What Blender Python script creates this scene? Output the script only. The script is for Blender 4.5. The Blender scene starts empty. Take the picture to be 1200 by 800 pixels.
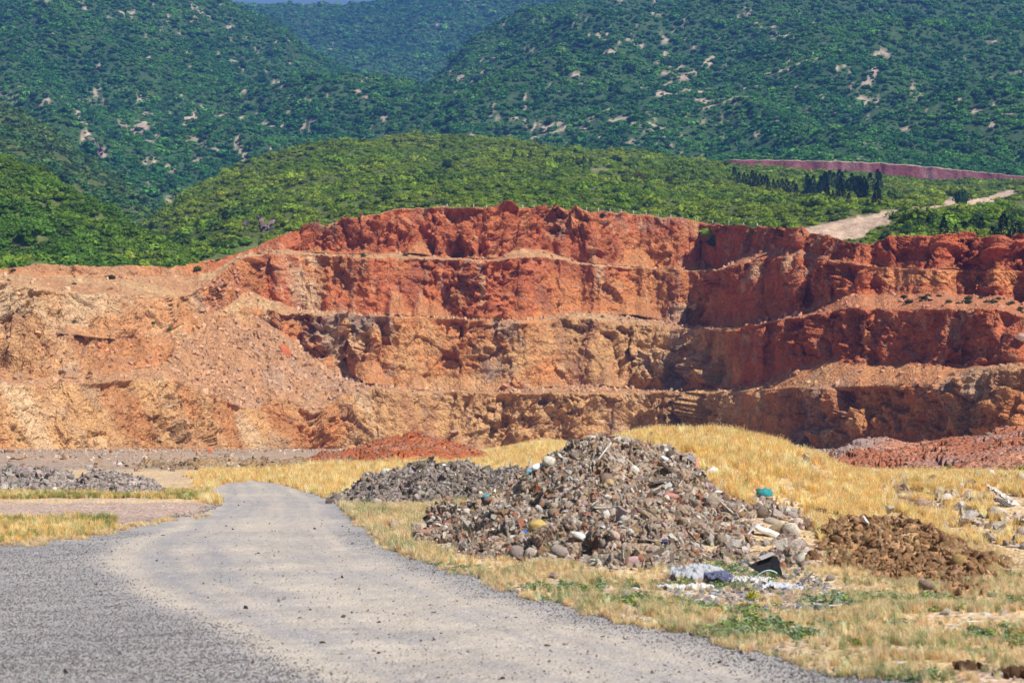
import bpy, bmesh, math, random
import numpy as np
from mathutils import Vector, Matrix, Euler
from mathutils.bvhtree import BVHTree
C = bpy.context
scn = C.scene
random.seed(7)
rng = np.random.default_rng(11)
rad = math.radians

# ------------------------------------------------------------------ camera, sky, sun, exposure
F, HY, EYE = 2000.0, 495.0, 1.7          # focal in px of the 1200 px photo, eye-level row, eye height
cd = bpy.data.cameras.new('camera')
cam = bpy.data.objects.new('camera', cd)
scn.collection.objects.link(cam)
scn.camera = cam
cam.location = (0, 0, EYE)
cam.rotation_euler = (rad(90), 0, 0)
cd.sensor_width = 36
cd.lens = F / 1200 * 36
cd.shift_y = (HY - 400) / 1200
cd.clip_start = 0.2
cd.clip_end = 12000
cd.dof.use_dof = True
cd.dof.focus_distance = 42
cd.dof.aperture_fstop = 3.6

SUN_EL, SUN_AZ = rad(50), rad(131)       # azimuth clockwise from +Y (straight ahead): to the right, a little behind
sunv = Vector((math.sin(SUN_AZ) * math.cos(SUN_EL), math.cos(SUN_AZ) * math.cos(SUN_EL), math.sin(SUN_EL)))
w = bpy.data.worlds.new('World')
scn.world = w
w.use_nodes = True
nt = w.node_tree
bg = nt.nodes['Background']
sky = nt.nodes.new('ShaderNodeTexSky')
sky.sky_type = 'NISHITA'
sky.sun_disc = False
sky.sun_elevation = SUN_EL
sky.sun_rotation = SUN_AZ
sky.dust_density = 0.6
nt.links.new(sky.outputs[0], bg.inputs[0])
bg.inputs[1].default_value = 0.062
sl = bpy.data.lights.new('sun', 'SUN')
sl.energy = 5.0
sl.angle = rad(0.5)
sl.color = (1.0, 0.95, 0.87)
sun = bpy.data.objects.new('sun', sl)
scn.collection.objects.link(sun)
sun.rotation_euler = sunv.to_track_quat('Z', 'Y').to_euler()
scn.view_settings.view_transform = 'Standard'
scn.view_settings.look = 'None'
scn.view_settings.exposure = 0.53
scn.view_settings.gamma = 1
scn.cycles.max_bounces = 5
scn.cycles.diffuse_bounces = 3
scn.cycles.glossy_bounces = 2
scn.cycles.transmission_bounces = 3
scn.cycles.volume_bounces = 0
scn.cycles.transparent_max_bounces = 6
scn.cycles.use_adaptive_sampling = True
scn.cycles.use_denoising = True

# ------------------------------------------------------------------ helpers
def U(px, py, D):
    """photo pixel + distance -> world"""
    return np.stack([(px - 600) / F * D, D + 0 * px, EYE + (HY - py) / F * D], -1)

def hsh(ix, iy, iz, s):
    h = (ix.astype(np.int64) * 374761393 + iy.astype(np.int64) * 668265263 + iz.astype(np.int64) * 2147483647 + s * 1274126177) & 0xffffffff
    h = ((h ^ (h >> 13)) * 1274126177) & 0xffffffff
    h = ((h ^ (h >> 15)) * 2246822519) & 0xffffffff
    return ((h ^ (h >> 16)) & 0xffffff).astype(np.float32) / 0xffffff

def gn(p, s=0):
    i = np.floor(p); f = (p - i).astype(np.float32); i = i.astype(np.int64)
    u = f * f * f * (f * (f * 6 - 15) + 10)
    res = 0
    for dx in (0, 1):
        wx = u[..., 0] if dx else 1 - u[..., 0]
        for dy in (0, 1):
            wy = u[..., 1] if dy else 1 - u[..., 1]
            for dz in (0, 1):
                wz = u[..., 2] if dz else 1 - u[..., 2]
                a = hsh(i[..., 0] + dx, i[..., 1] + dy, i[..., 2] + dz, s)
                th = a * 6.2831853; ph = (a * 977.0) % 1.0 * 2 - 1
                r = np.sqrt(1 - ph * ph)
                g = r * np.cos(th) * (f[..., 0] - dx) + r * np.sin(th) * (f[..., 1] - dy) + ph * (f[..., 2] - dz)
                res = res + g * wx * wy * wz
    return res * 1.6

def fbm(p, sc=1.0, o=4, s=0, g=0.5, sq=(1, 1, 1)):
    p = p / sc * np.array(sq)
    a, r, t = 1.0, 0, 0
    for k in range(o):
        r = r + a * gn(p, s + k * 17); t += a
        p = p * 2.03 + 5.7; a *= g
    return r / t

def ridged(p, sc=1.0, o=4, s=0, sq=(1, 1, 1)):
    p = p / sc * np.array(sq)
    a, r, t = 1.0, 0, 0
    for k in range(o):
        r = r + a * (1 - np.abs(gn(p, s + k * 17)) * 2); t += a
        p = p * 2.03 + 5.7; a *= 0.5
    return r / t

def cells(p, sc=1.0, s=0, sq=(1, 1, 1)):
    """random value of the nearest cell, and F2-F1"""
    p = (p / sc * np.array(sq)).astype(np.float32)
    i = np.floor(p).astype(np.int64)
    f1 = np.full(p.shape[:-1], 9.0, np.float32); f2 = f1.copy(); val = f1 * 0
    for dx in (-1, 0, 1):
        for dy in (-1, 0, 1):
            for dz in (-1, 0, 1):
                c = i + np.array([dx, dy, dz])
                q = np.stack([hsh(c[..., 0], c[..., 1], c[..., 2], s + k) for k in range(3)], -1) + c
                d = ((q - p) ** 2).sum(-1)
                v = hsh(c[..., 0], c[..., 1], c[..., 2], s + 9)
                n1 = d < f1
                f2 = np.where(n1, f1, np.minimum(f2, d))
                val = np.where(n1, v, val)
                f1 = np.where(n1, d, f1)
    return val, np.sqrt(f2) - np.sqrt(f1)

def tab(t, px, sm=5.0):
    t = sorted(t)
    x = np.array([a[0] for a in t], float)
    out = []
    for k in range(1, len(t[0])):
        y = np.array([a[k] for a in t], float)
        acc = 0
        for o in (-1, -0.5, 0, 0.5, 1):
            acc = acc + np.interp(px + o * sm, x, y)
        out.append(acc / 5)
    return out[0] if len(out) == 1 else out

def facets(p, sc=1.0, s=0, tilt=1.0, sq=(1, 1, 1)):
    """broken rock: every nearest-cell piece is a tilted plane with its own offset"""
    p = (p / sc * np.array(sq)).astype(np.float32)
    i = np.floor(p).astype(np.int64)
    f1 = np.full(p.shape[:-1], 9.0, np.float32); val = f1 * 0
    for dx in (-1, 0, 1):
        for dy in (-1, 0, 1):
            for dz in (-1, 0, 1):
                c = i + np.array([dx, dy, dz])
                q = np.stack([hsh(c[..., 0], c[..., 1], c[..., 2], s + k) for k in range(3)], -1) + c
                d = ((q - p) ** 2).sum(-1)
                v = hsh(c[..., 0], c[..., 1], c[..., 2], s + 9) - .5
                tx = hsh(c[..., 0], c[..., 1], c[..., 2], s + 21) - .5; tz = hsh(c[..., 0], c[..., 1], c[..., 2], s + 22) - .5
                v = v + tilt * 2 * (tx * (p - q)[..., 0] + tz * (p - q)[..., 2])
                n1 = d < f1
                val = np.where(n1, v, val); f1 = np.where(n1, d, f1)
    return val * sc

def ss(a, b, x):
    t = np.clip((x - a) / (b - a), 0, 1)
    return t * t * (3 - 2 * t)

def mixc(a, b, t):
    return a * (1 - t[..., None]) + np.array(b) * t[..., None]

def link(o):
    scn.collection.objects.link(o); return o

def tag(o, label=None, cat=None, group=None, kind=None):
    if label: o['label'] = label
    if cat: o['category'] = cat
    if group: o['group'] = group
    if kind or cat: o['kind'] = kind or 'thing'
    return o

def mesh_from(name, V, Fq, mat=None, col=None, smooth=True, parent=None, add=True):
    """V (n,3); Fq (m,k) int"""
    me = bpy.data.meshes.new(name)
    n, (m, k) = len(V), Fq.shape
    me.vertices.add(n); me.vertices.foreach_set('co', np.ascontiguousarray(V, np.float32).ravel())
    me.loops.add(m * k); me.loops.foreach_set('vertex_index', np.ascontiguousarray(Fq, np.int32).ravel())
    me.polygons.add(m)
    me.polygons.foreach_set('loop_start', np.arange(0, m * k, k, dtype=np.int32))
    me.polygons.foreach_set('use_smooth', np.full(m, smooth))
    me.update(calc_edges=True)
    if col is not None:
        at = me.color_attributes.new('Col', 'FLOAT_COLOR', 'POINT')
        c = np.ones((n, 4), np.float32); c[:, :3] = col
        at.data.foreach_set('color', c.ravel())
    if mat: me.materials.append(mat)
    o = bpy.data.objects.new(name, me)
    if parent: o.parent = parent
    if add: link(o)
    return o

def grid_faces(R, N):
    i = np.arange(R * N).reshape(R, N)
    return np.stack([i[:-1, :-1], i[:-1, 1:], i[1:, 1:], i[1:, :-1]], -1).reshape(-1, 4)

def grid_obj(name, P, mat, col=None, mask=None):
    """mask over (R-1,N-1) faces"""
    R, N = P.shape[:2]
    Fq = grid_faces(R, N)
    V = P.reshape(-1, 3); c = None if col is None else np.clip(col.reshape(-1, 3), 0, 1)
    if mask is not None:
        Fq = Fq[mask.ravel()]
        used = np.zeros(len(V), bool); used[Fq.ravel()] = True
        mp = np.cumsum(used) - 1
        Fq = mp[Fq]; V = V[used]; c = None if c is None else c[used]
    return mesh_from(name, V, Fq, mat, c)

def normals(P):
    du = np.gradient(P, axis=1); dv = np.gradient(P, axis=0)
    n = np.cross(du, dv)
    n /= np.linalg.norm(n, axis=-1, keepdims=True) + 1e-9
    toc = np.array([0, 0, EYE]) - P + np.array([0, 0, 300.0])
    n *= np.sign((n * toc).sum(-1, keepdims=True) + 1e-9)
    return n

def loft(curves, rows):
    """curves: list of (N,3); rows: rows per gap -> (R,N,3), layer coordinate (R,N)"""
    out, lay = [], []
    for k in range(len(curves) - 1):
        n = rows[k]
        t = np.arange(n) / n
        out.append(curves[k][None] * (1 - t)[:, None, None] + curves[k + 1][None] * t[:, None, None])
        lay.append(k + t)
    out.append(curves[-1][None]); lay.append([len(curves) - 1])
    P = np.concatenate(out); L = np.concatenate(lay)
    return P, np.repeat(L[:, None], P.shape[1], 1)

def sample(P, n, weight=None):
    """random points on a grid sheet -> pos, normal, (row, col) float"""
    a = P[:-1, :-1]; b = P[:-1, 1:]; c = P[1:, :-1]; d = P[1:, 1:]
    ar = np.linalg.norm(np.cross(b - a, c - a), axis=-1) + np.linalg.norm(np.cross(b - d, c - d), axis=-1)
    wt = ar if weight is None else ar * weight
    tot = wt.sum()
    cdf = np.cumsum(wt.ravel() / tot)
    f = np.clip(np.searchsorted(cdf, rng.random(n)), 0, wt.size - 1)
    i, j = np.unravel_index(f, wt.shape)
    u, v = rng.random(n)[:, None], rng.random(n)[:, None]
    pos = (a[i, j] * (1 - u) + b[i, j] * u) * (1 - v) + (c[i, j] * (1 - u) + d[i, j] * u) * v
    nn = np.cross(b[i, j] - a[i, j], c[i, j] - a[i, j]); nn /= np.linalg.norm(nn, axis=-1, keepdims=True) + 1e-9
    nn *= np.sign(nn[:, 2:3] + 1e-9)
    return pos, nn, i + v[:, 0], j + u[:, 0]

def to_px(p):
    return 600 + p[..., 0] / p[..., 1] * F, HY - (p[..., 2] - EYE) / p[..., 1] * F

def inpoly(x, y, poly):
    ins = np.zeros(np.shape(x), bool)
    n = len(poly)
    for i in range(n):
        x1, y1 = poly[i]; x2, y2 = poly[(i + 1) % n]
        c = ((y1 > y) != (y2 > y)) & (x < (x2 - x1) * (y - y1) / (y2 - y1 + 1e-12) + x1)
        ins ^= c
    return ins

# ------------------------------------------------------------------ materials
def new_mat(name):
    m = bpy.data.materials.new(name); m.use_nodes = True
    n = m.node_tree.nodes; l = m.node_tree.links
    b = n['Principled BSDF']
    b.inputs['Roughness'].default_value = 0.95
    b.inputs['Specular IOR Level'].default_value = 0.15
    return m, n, l, b

def colour_source(n, l, kind, col):
    if kind == 'vc':
        a = n.new('ShaderNodeVertexColor'); a.layer_name = 'Col'; return a.outputs[0]
    if kind == 'tint':
        a = n.new('ShaderNodeAttribute'); a.attribute_type = 'INSTANCER'; a.attribute_name = 'tint'; return a.outputs['Color']
    a = n.new('ShaderNodeRGB'); a.outputs[0].default_value = (*col, 1); return a.outputs[0]

def surf_mat(name, kind='vc', col=(1, 1, 1), noises=((1.0, 0.25),), bumps=((1.0, 0.3),), vor=None, rough=0.95, spec=0.15, speck=None):
    """noises: (scale per metre, strength) brightness variation; bumps: (scale, distance in m); vor: (scale, bump distance)"""
    m, n, l, b = new_mat(name)
    b.inputs['Roughness'].default_value = rough; b.inputs['Specular IOR Level'].default_value = spec
    geo = n.new('ShaderNodeTexCoord')
    cur = colour_source(n, l, kind, col)
    for sc, st in noises:
        t = n.new('ShaderNodeTexNoise'); t.inputs['Scale'].default_value = sc; t.inputs['Detail'].default_value = 5
        t.inputs['Roughness'].default_value = 0.65
        l.new(geo.outputs['Object'], t.inputs['Vector'])
        mr = n.new('ShaderNodeMapRange'); mr.inputs['From Min'].default_value = 0.3; mr.inputs['From Max'].default_value = 0.7
        mr.inputs['To Min'].default_value = 1 - st; mr.inputs['To Max'].default_value = 1 + st
        l.new(t.outputs[0], mr.inputs[0])
        mx = n.new('ShaderNodeVectorMath'); mx.operation = 'SCALE'
        l.new(cur, mx.inputs[0]); l.new(mr.outputs[0], mx.inputs['Scale']); cur = mx.outputs[0]
    if speck:                                   # individual grains of other colours
        for sc, amt, c2 in speck:
            v = n.new('ShaderNodeTexVoronoi'); v.inputs['Scale'].default_value = sc
            l.new(geo.outputs['Object'], v.inputs['Vector'])
            s = n.new('ShaderNodeSeparateColor'); l.new(v.outputs['Color'], s.inputs[0])
            mt = n.new('ShaderNodeMapRange'); mt.inputs['From Min'].default_value = 1 - amt; mt.inputs['From Max'].default_value = 1 - amt * 0.6
            l.new(s.outputs[0], mt.inputs[0])
            mx = n.new('ShaderNodeMix'); mx.data_type = 'RGBA'
            l.new(mt.outputs[0], mx.inputs['Factor']); l.new(cur, mx.inputs['A']); mx.inputs['B'].default_value = (*c2, 1)
            cur = mx.outputs['Result']
    l.new(cur, b.inputs['Base Color'])
    prev = None
    for sc, dist in bumps:
        t = n.new('ShaderNodeTexNoise'); t.inputs['Scale'].default_value = sc; t.inputs['Detail'].default_value = 6
        t.inputs['Roughness'].default_value = 0.6
        l.new(geo.outputs['Object'], t.inputs['Vector'])
        bp = n.new('ShaderNodeBump'); bp.inputs['Distance'].default_value = dist; bp.inputs['Strength'].default_value = 1
        l.new(t.outputs[0], bp.inputs['Height'])
        if prev: l.new(prev, bp.inputs['Normal'])
        prev = bp.outputs[0]
    if vor:
        for sc, dist in vor:
            t = n.new('ShaderNodeTexVoronoi'); t.inputs['Scale'].default_value = sc; t.feature = 'F1'
            l.new(geo.outputs['Object'], t.inputs['Vector'])
            bp = n.new('ShaderNodeBump'); bp.inputs['Distance'].default_value = dist; bp.invert = True
            l.new(t.outputs['Distance'], bp.inputs['Height'])
            if prev: l.new(prev, bp.inputs['Normal'])
            prev = bp.outputs[0]
    if prev: l.new(prev, b.inputs['Normal'])
    return m

def leaf_mat(name, kind='tint', col=(.07, .1, .03), vary=0.35, trans=0.25):
    m, n, l, b = new_mat(name)
    cur = colour_source(n, l, kind, col)
    g = n.new('ShaderNodeNewGeometry')
    mr = n.new('ShaderNodeMapRange'); mr.inputs['To Min'].default_value = 1 - vary; mr.inputs['To Max'].default_value = 1 + vary
    l.new(g.outputs['Random Per Island'], mr.inputs[0])
    mx = n.new('ShaderNodeVectorMath'); mx.operation = 'SCALE'
    l.new(cur, mx.inputs[0]); l.new(mr.outputs[0], mx.inputs['Scale'])
    d = n.new('ShaderNodeBsdfDiffuse'); t = n.new('ShaderNodeBsdfTranslucent'); s = n.new('ShaderNodeMixShader')
    l.new(mx.outputs[0], d.inputs[0]); l.new(mx.outputs[0], t.inputs[0])
    s.inputs[0].default_value = trans
    l.new(d.outputs[0], s.inputs[1]); l.new(t.outputs[0], s.inputs[2])
    l.new(s.outputs[0], n['Material Output'].inputs[0])
    n.remove(b)
    return m

M_rock = surf_mat('quarry_rock', noises=((0.25, .22), (1.2, .28)), bumps=((0.5, 0.6), (2.2, 0.35)), vor=((0.9, 0.35), (2.4, .28)))
M_hill = surf_mat('hill_soil', noises=((0.05, .25), (0.4, .3)), bumps=((0.2, 1.5),))
M_ground = surf_mat('dry_soil', noises=((0.6, .2), (6, .25)), bumps=((3, .05), (20, .02)), vor=((14, .03),),
                    speck=((22, .10, (.55, .50, .45)), (30, .08, (.12, .09, .07))))
M_road = surf_mat('gravel', noises=((0.7, .08), (9, .12), (60, .15)), bumps=((8, .02), (60, .006)), vor=((32, .008),),
                  speck=((60, .08, (.38, .37, .38)), (75, .04, (.20, .19, .20)), (40, .03, (.42, .34, .27))))
M_heap = surf_mat('heap_earth', noises=((1.5, .3), (9, .35)), bumps=((5, .08), (22, .03)), vor=((9, .07),))
M_soil = surf_mat('clod_soil', noises=((1.5, .25), (9, .3)), bumps=((4, .12), (18, .04)), vor=((7, .12),))
M_stone = surf_mat('stone', 'tint', noises=((3, .15), (14, .22)), bumps=((6, .04), (30, .012)))
M_farstone = surf_mat('far_stone', 'tint', noises=((1, .2),), bumps=((1, .3),))
M_leaf = leaf_mat('leaves')
M_needle = leaf_mat('needles', vary=.3, trans=.12)
M_grass = leaf_mat('dry_grass', vary=.25, trans=.45)
M_bark = surf_mat('bark', 'rgb', (.12, .08, .05), noises=((3, .3),), bumps=((8, .05),))
M_wood = surf_mat('weathered_wood', 'tint', noises=((4, .3), (20, .2)), bumps=((12, .01),))
M_cloth = surf_mat('cloth', 'tint', noises=((5, .1),), bumps=((25, .01),), rough=.85, spec=.3)
M_plastic = surf_mat('plastic', 'tint', noises=((6, .12),), bumps=((14, .015),), rough=.45, spec=.5)
M_metal = surf_mat('post_metal', 'tint', noises=((2, .1),), bumps=((2, .01),), rough=.6, spec=.4)

# ------------------------------------------------------------------ GN scatter
def scatter(name, pts, rot, scl, idx, tint, protos, label, cat='vegetation', kind='stuff'):
    me = bpy.data.meshes.new(name)
    n = len(pts)
    me.vertices.add(n); me.vertices.foreach_set('co', np.ascontiguousarray(pts, np.float32).ravel())
    for nm, ty, arr in (('rot', 'FLOAT_VECTOR', rot), ('scl', 'FLOAT_VECTOR', scl), ('tint', 'FLOAT_VECTOR', tint)):
        a = me.attributes.new(nm, ty, 'POINT'); a.data.foreach_set('vector', np.ascontiguousarray(arr, np.float32).ravel())
    a = me.attributes.new('pidx', 'INT', 'POINT'); a.data.foreach_set('value', np.ascontiguousarray(idx, np.int32))
    o = link(bpy.data.objects.new(name, me))
    for k, p in enumerate(protos):
        p.name = '%s_kind' % name
    g = bpy.data.node_groups.new(name, 'GeometryNodeTree')
    g.interface.new_socket('Geometry', in_out='INPUT', socket_type='NodeSocketGeometry')
    g.interface.new_socket('Geometry', in_out='OUTPUT', socket_type='NodeSocketGeometry')
    N = g.nodes
    gi = N.new('NodeGroupInput'); go = N.new('NodeGroupOutput')
    ip = N.new('GeometryNodeInstanceOnPoints'); jn = N.new('GeometryNodeJoinGeometry')
    for p in protos:
        oi = N.new('GeometryNodeObjectInfo'); oi.inputs['Object'].default_value = p
        ti = N.new('GeometryNodeGeometryToInstance')
        g.links.new([q for q in oi.outputs if q.name == 'Geometry'][0], ti.inputs[0]); g.links.new(ti.outputs[0], jn.inputs[0])
    def na(nm, ty):
        x = N.new('GeometryNodeInputNamedAttribute'); x.data_type = ty; x.inputs[0].default_value = nm
        return [s for s in x.outputs if s.enabled and s.name == 'Attribute'][0]
    g.links.new(gi.outputs[0], ip.inputs['Points'])
    g.links.new(jn.outputs[0], ip.inputs['Instance'])
    ip.inputs['Pick Instance'].default_value = True
    g.links.new(na('pidx', 'INT'), ip.inputs['Instance Index'])
    er = N.new('FunctionNodeEulerToRotation')
    g.links.new(na('rot', 'FLOAT_VECTOR'), er.inputs[0])
    g.links.new(er.outputs[0], ip.inputs['Rotation'])
    g.links.new(na('scl', 'FLOAT_VECTOR'), ip.inputs['Scale'])
    g.links.new(ip.outputs[0], go.inputs[0])
    md = o.modifiers.new('scatter', 'NODES'); md.node_group = g
    tag(o, label, cat, kind=kind)
    return o

# ------------------------------------------------------------------ prototypes
def ico(sub=2):
    bm = bmesh.new(); bmesh.ops.create_icosphere(bm, subdivisions=sub, radius=1)
    V = np.array([v.co[:] for v in bm.verts]); Fc = np.array([[v.index for v in f.verts] for f in bm.faces])
    bm.free(); return V, Fc
ICO1, ICO2, ICO3 = ico(1), ico(2), ico(3)

def leafy(seed, n, leaf, lumps, mat, shape=(1, 1, 1), core=True, name='bush'):
    """a crown of leaf-sized quads over uneven lumps; sits on z=0, about 1 wide"""
    r = np.random.default_rng(seed)
    Vs, Fs = [], []; base = 0
    cs = []
    for k in range(lumps):
        a = r.random() * 6.283; d = r.random() ** .6 * .55 if lumps > 1 else 0
        rr = (.62 - .3 * d) * (.75 + .5 * r.random()) if lumps > 1 else 1
        cs.append((math.cos(a) * d, math.sin(a) * d, rr * (.6 + .3 * r.random()) , rr))
    V3 = []
    for k in range(n):
        c = cs[r.integers(len(cs))]
        v = r.normal(size=3); v /= np.linalg.norm(v)
        if v[2] < -.5: v[2] *= -1
        q = np.array(c[:3]) + v * c[3] * (.72 + .4 * r.random())
        nn = v + r.normal(size=3) * .55; nn /= np.linalg.norm(nn)
        t = np.cross(nn, r.normal(size=3)); t /= np.linalg.norm(t); b = np.cross(nn, t)
        s = leaf * (.6 + .8 * r.random())
        V3.append([q - t * s - b * s * .6, q + t * s - b * s * .5, q + t * s * .7 + b * s * .7, q - t * s * .8 + b * s * .6])
    V = np.array(V3).reshape(-1, 3) * .5; Fq = np.arange(n * 4).reshape(n, 4)
    V = V * np.array(shape)
    V[:, 2] = np.maximum(V[:, 2], 0)
    polys = [list(f) for f in Fq]
    Vl = [V]; off = len(V)
    if core:
        for c in cs:
            iv, fc = ICO1
            vv = iv * c[3] * .5 * .74 + np.array(c[:3]) * .5
            vv = vv * (1 + .12 * gn(vv * 9 + 3.3)[:, None]) * np.array(shape)
            Vl.append(vv); polys += [[int(i) + off for i in f] for f in fc]; off += len(vv)
    me = bpy.data.meshes.new(name); me.from_pydata(np.concatenate(Vl).tolist(), [], polys); me.materials.append(mat)
    return bpy.data.objects.new(name, me)

def tuft(seed, blades, mat, lean=.5, wdt=.012, heads=False):
    r = np.random.default_rng(seed); V, Fc = [], []
    for k in range(blades):
        a = r.random() * 6.283; d = r.random() ** .5 * .28
        p = np.array([math.cos(a) * d, math.sin(a) * d, 0]); h = .5 + .5 * r.random()
        b = r.random() * 6.283; ln = lean * r.random() * h
        dr = np.array([math.cos(b), math.sin(b), 0]); sd = np.array([-dr[1], dr[0], 0]) * wdt * (.7 + .6 * r.random())
        b0 = len(V)
        m = p + dr * ln * .3 + np.array([0, 0, h * .55]); t = p + dr * ln + np.array([0, 0, h])
        V += [p - sd, p + sd, m + sd * .8, m - sd * .8, t + sd * .25, t - sd * .25]
        Fc += [[b0, b0 + 1, b0 + 2, b0 + 3], [b0 + 3, b0 + 2, b0 + 4, b0 + 5]]
        if heads and r.random() < .5:
            b0 = len(V); q = t + dr * .06 + np.array([0, 0, .05]); s2 = sd * 2.2
            V += [t - sd * .4, (t + q) / 2 - s2, q, (t + q) / 2 + s2]; Fc += [[b0, b0 + 1, b0 + 2, b0 + 3]]
    me = bpy.data.meshes.new('tuft'); me.from_pydata([tuple(v) for v in V], [], Fc); me.materials.append(mat)
    return bpy.data.objects.new('tuft', me)

def stone_mesh(seed, mat, kind='angular', name='stone'):
    """unit-radius stone"""
    r = np.random.default_rng(seed)
    if kind == 'angular':
        bm = bmesh.new()
        n = r.integers(9, 16)
        for k in range(n):
            v = r.normal(size=3); v /= np.linalg.norm(v); v *= np.array([1, .8, .62]) * (.8 + .3 * r.random())
            bm.verts.new(v)
        res = bmesh.ops.convex_hull(bm, input=bm.verts[:])
        bmesh.ops.delete(bm, geom=[g for g in res['geom_interior'] if isinstance(g, bmesh.types.BMVert)], context='VERTS')
        bmesh.ops.bevel(bm, geom=bm.edges[:], offset=.025, segments=1, affect='EDGES')
        me = bpy.data.meshes.new(name); bm.to_mesh(me); bm.free()
        for p in me.polygons: p.use_smooth = False
    elif kind == 'slab':
        bm = bmesh.new(); bmesh.ops.create_cube(bm, size=1.6)
        for v in bm.verts:
            v.co.x *= 1 + .35 * (r.random() - .5); v.co.y *= .7 + .35 * (r.random() - .5); v.co.z *= .22
            v.co += Vector(r.normal(size=3) * .09)
        bmesh.ops.subdivide_edges(bm, edges=bm.edges[:], cuts=2, use_grid_fill=True)
        for v in bm.verts: v.co += Vector(r.normal(size=3) * .035)
        bmesh.ops.bevel(bm, geom=[e for e in bm.edges if e.calc_face_angle(0) > .6], offset=.04, segments=1, affect='EDGES')
        me = bpy.data.meshes.new(name); bm.to_mesh(me); bm.free()
    else:
        V, Fc = ICO2
        s = np.array([1, .75 + .25 * r.random(), .55 + .25 * r.random()])
        V = V * s * (1 + .22 * gn(V * 1.3 + seed * 7.1)[:, None] + .07 * gn(V * 4 + seed)[:, None])
        me = bpy.data.meshes.new(name); me.from_pydata(V.tolist(), [], Fc.tolist())
        for p in me.polygons: p.use_smooth = True
    me.materials.append(mat)
    return bpy.data.objects.new(name, me)

def rrot(n, tilt=3.14):
    r = rng.random((n, 3)) * 6.283
    if tilt < 3: r[:, :2] = rng.normal(size=(n, 2)) * tilt
    return r

def pick(pal, n, jit=.12):
    pal = np.array(pal); c = pal[rng.integers(len(pal), size=n)]
    return np.clip(c * (1 + jit * rng.normal(size=(n, 1))) * (1 + .04 * rng.normal(size=(n, 3))), .01, .95)

# ------------------------------------------------------------------ quarry
PX = np.concatenate([np.arange(-420, -20, 4.0), np.arange(-20, 1220, 1.15), np.arange(1220, 1640, 4.0)])
px = PX
wx = px / 1.0
def undul(seed, amp, sc=34):
    q = np.stack([px / sc, px * 0 + seed * 3.1, px * 0], -1)
    return amp * (fbm(q, 1, 3, seed))
D0 = tab([(-420, 240), (0, 300), (130, 318), (230, 340), (300, 372), (430, 396), (600, 408), (760, 410), (800, 406), (850, 384), (900, 364), (1000, 334), (1100, 313), (1200, 297), (1640, 250)], px, 14) + undul(1, 6, 110)
y0 = tab([(-420, 545), (0, 534), (200, 531), (300, 531), (450, 527), (700, 526), (900, 527), (1200, 530), (1640, 533)], px)
def wall(Dt, lip, seed, amp=3.0):
    """lip: (px, py, setback in m)"""
    py, sb = tab(lip, px)
    D = Dt + sb + undul(seed, amp, 75)
    q = np.stack([px / 22, px * 0 + seed, px * 0], -1)
    return py + 2.3 * fbm(q, 1, 5, seed, .6), D
def bench(py, D, t, seed):
    """(px, width m, screen rise)"""
    wd, dp = tab(t, px)
    wd = np.maximum(wd + undul(seed, wd * .35, 40), .3)
    return py - dp - 1.0 - 1.2 * (px > 280) * (px < 860), D + wd
y1, D1 = wall(D0, [(-420, 452, 6), (0, 450, 6), (100, 449, 7), (190, 440, 10), (215, 452, 12), (240, 464, 9), (262, 468, 9), (300, 479, 8), (320, 470, 8), (345, 474, 8), (370, 485, 7), (395, 465, 8), (418, 456, 7), (440, 455, 5), (481, 458, 4), (600, 461, 4), (800, 460, 4), (878, 458, 4), (918, 455, 4), (1036, 452, 4), (1124, 447, 4), (1145, 432, 4), (1200, 429, 4), (1640, 420, 5)], 2)
y2, D2 = bench(y1, D1, [(-420, 9, 6), (0, 9, 5), (100, 9, 6), (189, 9, 10), (205, 16, 34), (240, 32, 88), (262, 34, 95), (300, 34, 106), (320, 32, 86), (345, 30, 74), (370, 26, 66), (395, 20, 32), (430, 13, 4), (470, 12, 0), (600, 12, 1), (640, 13, 5), (690, 13, 8), (760, 13, 1), (800, 13, 1), (860, 13, 2), (900, 13, 9), (940, 14, 26), (975, 15, 32), (1000, 14, 26), (1060, 15, 24), (1120, 17, 16), (1150, 18, 2), (1200, 20, 2), (1640, 24, 0)], 3)
y3, D3 = wall(D2, [(-420, 392, 17), (0, 392, 17), (60, 392, 17), (140, 400, 16), (190, 393, 14), (240, 374, 5), (290, 364, 4), (330, 367, 4), (400, 370, 4), (501, 372, 4), (586, 377, 4), (636, 374, 5), (670, 370, 6), (737, 379, 5), (800, 386, 4), (867, 384, 3), (911, 376, 3), (965, 367, 4), (985, 362, 6), (1040, 362, 5), (1100, 362, 5), (1171, 362, 5), (1200, 372, 6), (1640, 380, 6)], 4)
y4, D4 = bench(y3, D3, [(-420, .5, 1), (0, .5, 1), (200, .5, 1), (260, 3, 6), (290, 8, 22), (320, 12, 12), (360, 14, 2), (400, 14, 0), (500, 14, -1.5), (586, 14, -3), (650, 14, 1), (704, 14, 6), (760, 16, 7), (800, 22, 3), (826, 34, -2), (846, 12, -2), (900, 12, -1), (950, 12, 4), (985, 11, 14), (1030, 12, 17), (1100, 19, 17), (1200, 30, 14), (1640, 40, 12)], 5)
y5, D5 = wall(D4, [(-420, 330, 6), (0, 333, 6), (67, 341, 6), (135, 345, 6), (219, 347, 6), (255, 325, 12), (280, 303, 6), (321, 297, 4), (400, 301, 4), (501, 303, 4), (585, 307, 4), (602, 301, 7), (643, 301, 9), (677, 309, 5), (737, 313, 4), (800, 316, 4), (834, 318, 4), (860, 311, 5), (890, 302, 8), (930, 300, 7), (985, 307, 5), (1020, 312, 4), (1060, 316, 4), (1200, 319, 4), (1640, 320, 4)], 6)
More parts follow.
